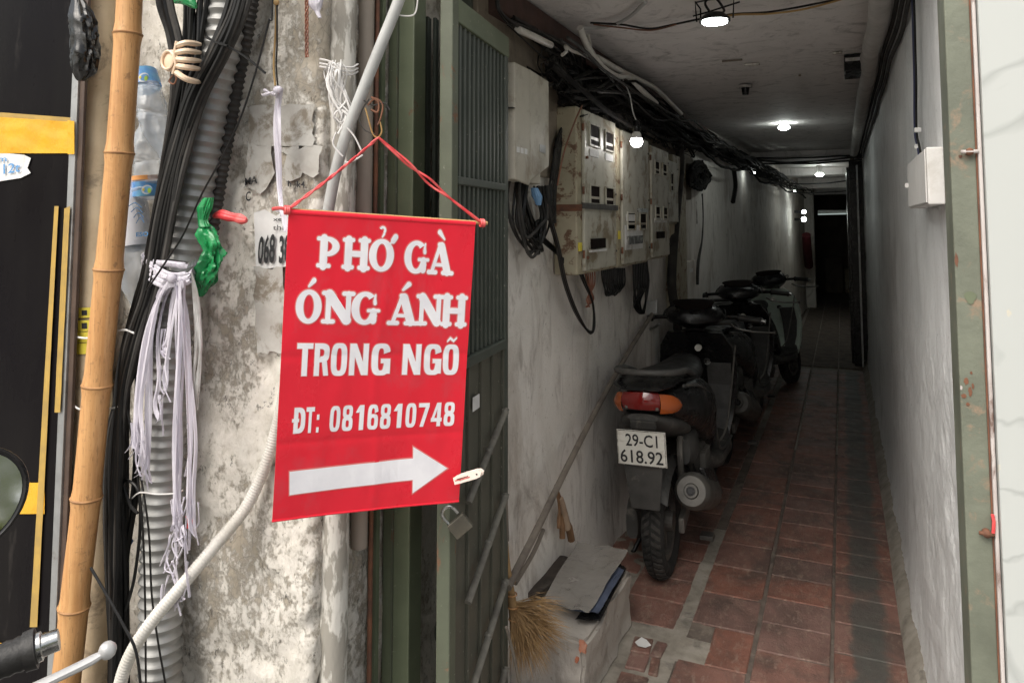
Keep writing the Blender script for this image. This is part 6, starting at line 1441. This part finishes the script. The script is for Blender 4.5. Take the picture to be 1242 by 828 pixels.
q.parent = s1; MB().tube([V((-.26, .93, .99)), V((-.22, .96, .95))], .006, 6).build('mirror_stem', 'bodyblk', None).parent = s1
for s_ in (s1, s2, s3): repaint(s_, {'brake_lever': 'exh', 'lever_ball': 'exh'})
for nm in ('leg_shield', 'nose', 'front_fender'): repaint(s3, {nm: 'bodymint'})
repaint(s2, {'under_tail': 'bodyblk'})
s4['label'] = 'black scooter at the lower left corner, only its mirror, grip and silver lever in view'; del s4['group']
# the scooter standing in the street at the lower left: only bar end, lever and mirror reach into the picture
s4.rotation_euler = (0, R(-17), R(60)); bpy.context.view_layer.update()
_g = [k for k in kids(s4) if k.name.startswith('bar_end')]
def bbc(o):
    vs = [o.matrix_world @ v.co for v in o.data.vertices]; return sum(vs, V((0, 0, 0))) / len(vs)
_r = max(_g, key=lambda o: bbc(o).x); tgt = atZ(55, 781, bbc(_r).z)
d_ = tgt - bbc(_r); s4.location += V((d_.x, d_.y, 0)); 
drop(s4, ('mirror_housing', 'mirror_stem'))
inv = s4.matrix_world.copy(); bpy.context.view_layer.update(); inv = s4.matrix_world.inverted()
mc = atD(-37, 606, .93); fwd = (CAMP - mc); fwd.z = 0; fwd = (fwd.normalized() + V((.25, -.3, .30))).normalized(); sx_ = V((0, 0, 1)).cross(fwd).normalized(); up2 = fwd.cross(sx_).normalized()
def egg(q, sc, d_): return inv @ (mc + sx_ * (.062 * sc * math.cos(q) * (1 - .12 * math.sin(q) * -1)) + up2 * (.064 * sc * math.sin(q)) + fwd * d_)
Q = [2 * math.pi * k / 40 for k in range(40)]
mh = MB().loft([[egg(q, s_, d_) for q in Q] for s_, d_ in ((.5, -.022), (.85, -.018), (1.0, -.004), (1.0, .003), (.95, .006), (.88, .004))]).build('mirror_housing', 'bodyblk', None); mh.parent = s4
mg = MB().add([egg(q, .885, .0055) for q in Q], [tuple(range(40))]).build('mirror_glass', 'mirror', None); mg.parent = mh
MB().tube(spline([inv @ p for p in (mc + V((0, 0, -.05)) - fwd * .012, mc + V((.0, .01, -.09)), mc + V((.0, -.0, -.18)))], 5), .005, 8).build('mirror_stem', 'bodyblk', None).parent = s4
# tree across the street, seen only in that scooter's mirror
_v = (mc - CAMP).normalized(); _rf = _v - 2 * _v.dot(fwd) * fwd; TX, TY = mc.x + _rf.x * 9, mc.y + _rf.y * 9
tr = thing('tree', (TX, TY, 0), 'leafy street tree reflected in the round scooter mirror', 'tree')
MB().tube([V((TX, TY, 0)), V((TX + .1, TY, 1.5)), V((TX, TY - .1, 3))], [.2, .16, .09], 12).build('trunk', 'bark', tr)
rt_ = random.Random(8); mb = MB()
for i in range(5000):
    a = V((rt_.gauss(0, 1), rt_.gauss(0, 1), rt_.gauss(0, 1))).normalized() * rt_.uniform(.5, 1) ** .5
    c = V((TX + 2.6 * a.x, TY + 2.2 * a.y, mc.z + _rf.z * 9 + 1.9 * a.z)); u = V((rt_.uniform(-1, 1), rt_.uniform(-1, 1), rt_.uniform(-1, 1))).normalized() * .10; v = u.orthogonal().normalized() * .05
    mb.add([c - u, c + v, c + u, c - v], [(0, 1, 2, 3)])
mb.build('crown', 'leaf', tr, False, kind='stuff')
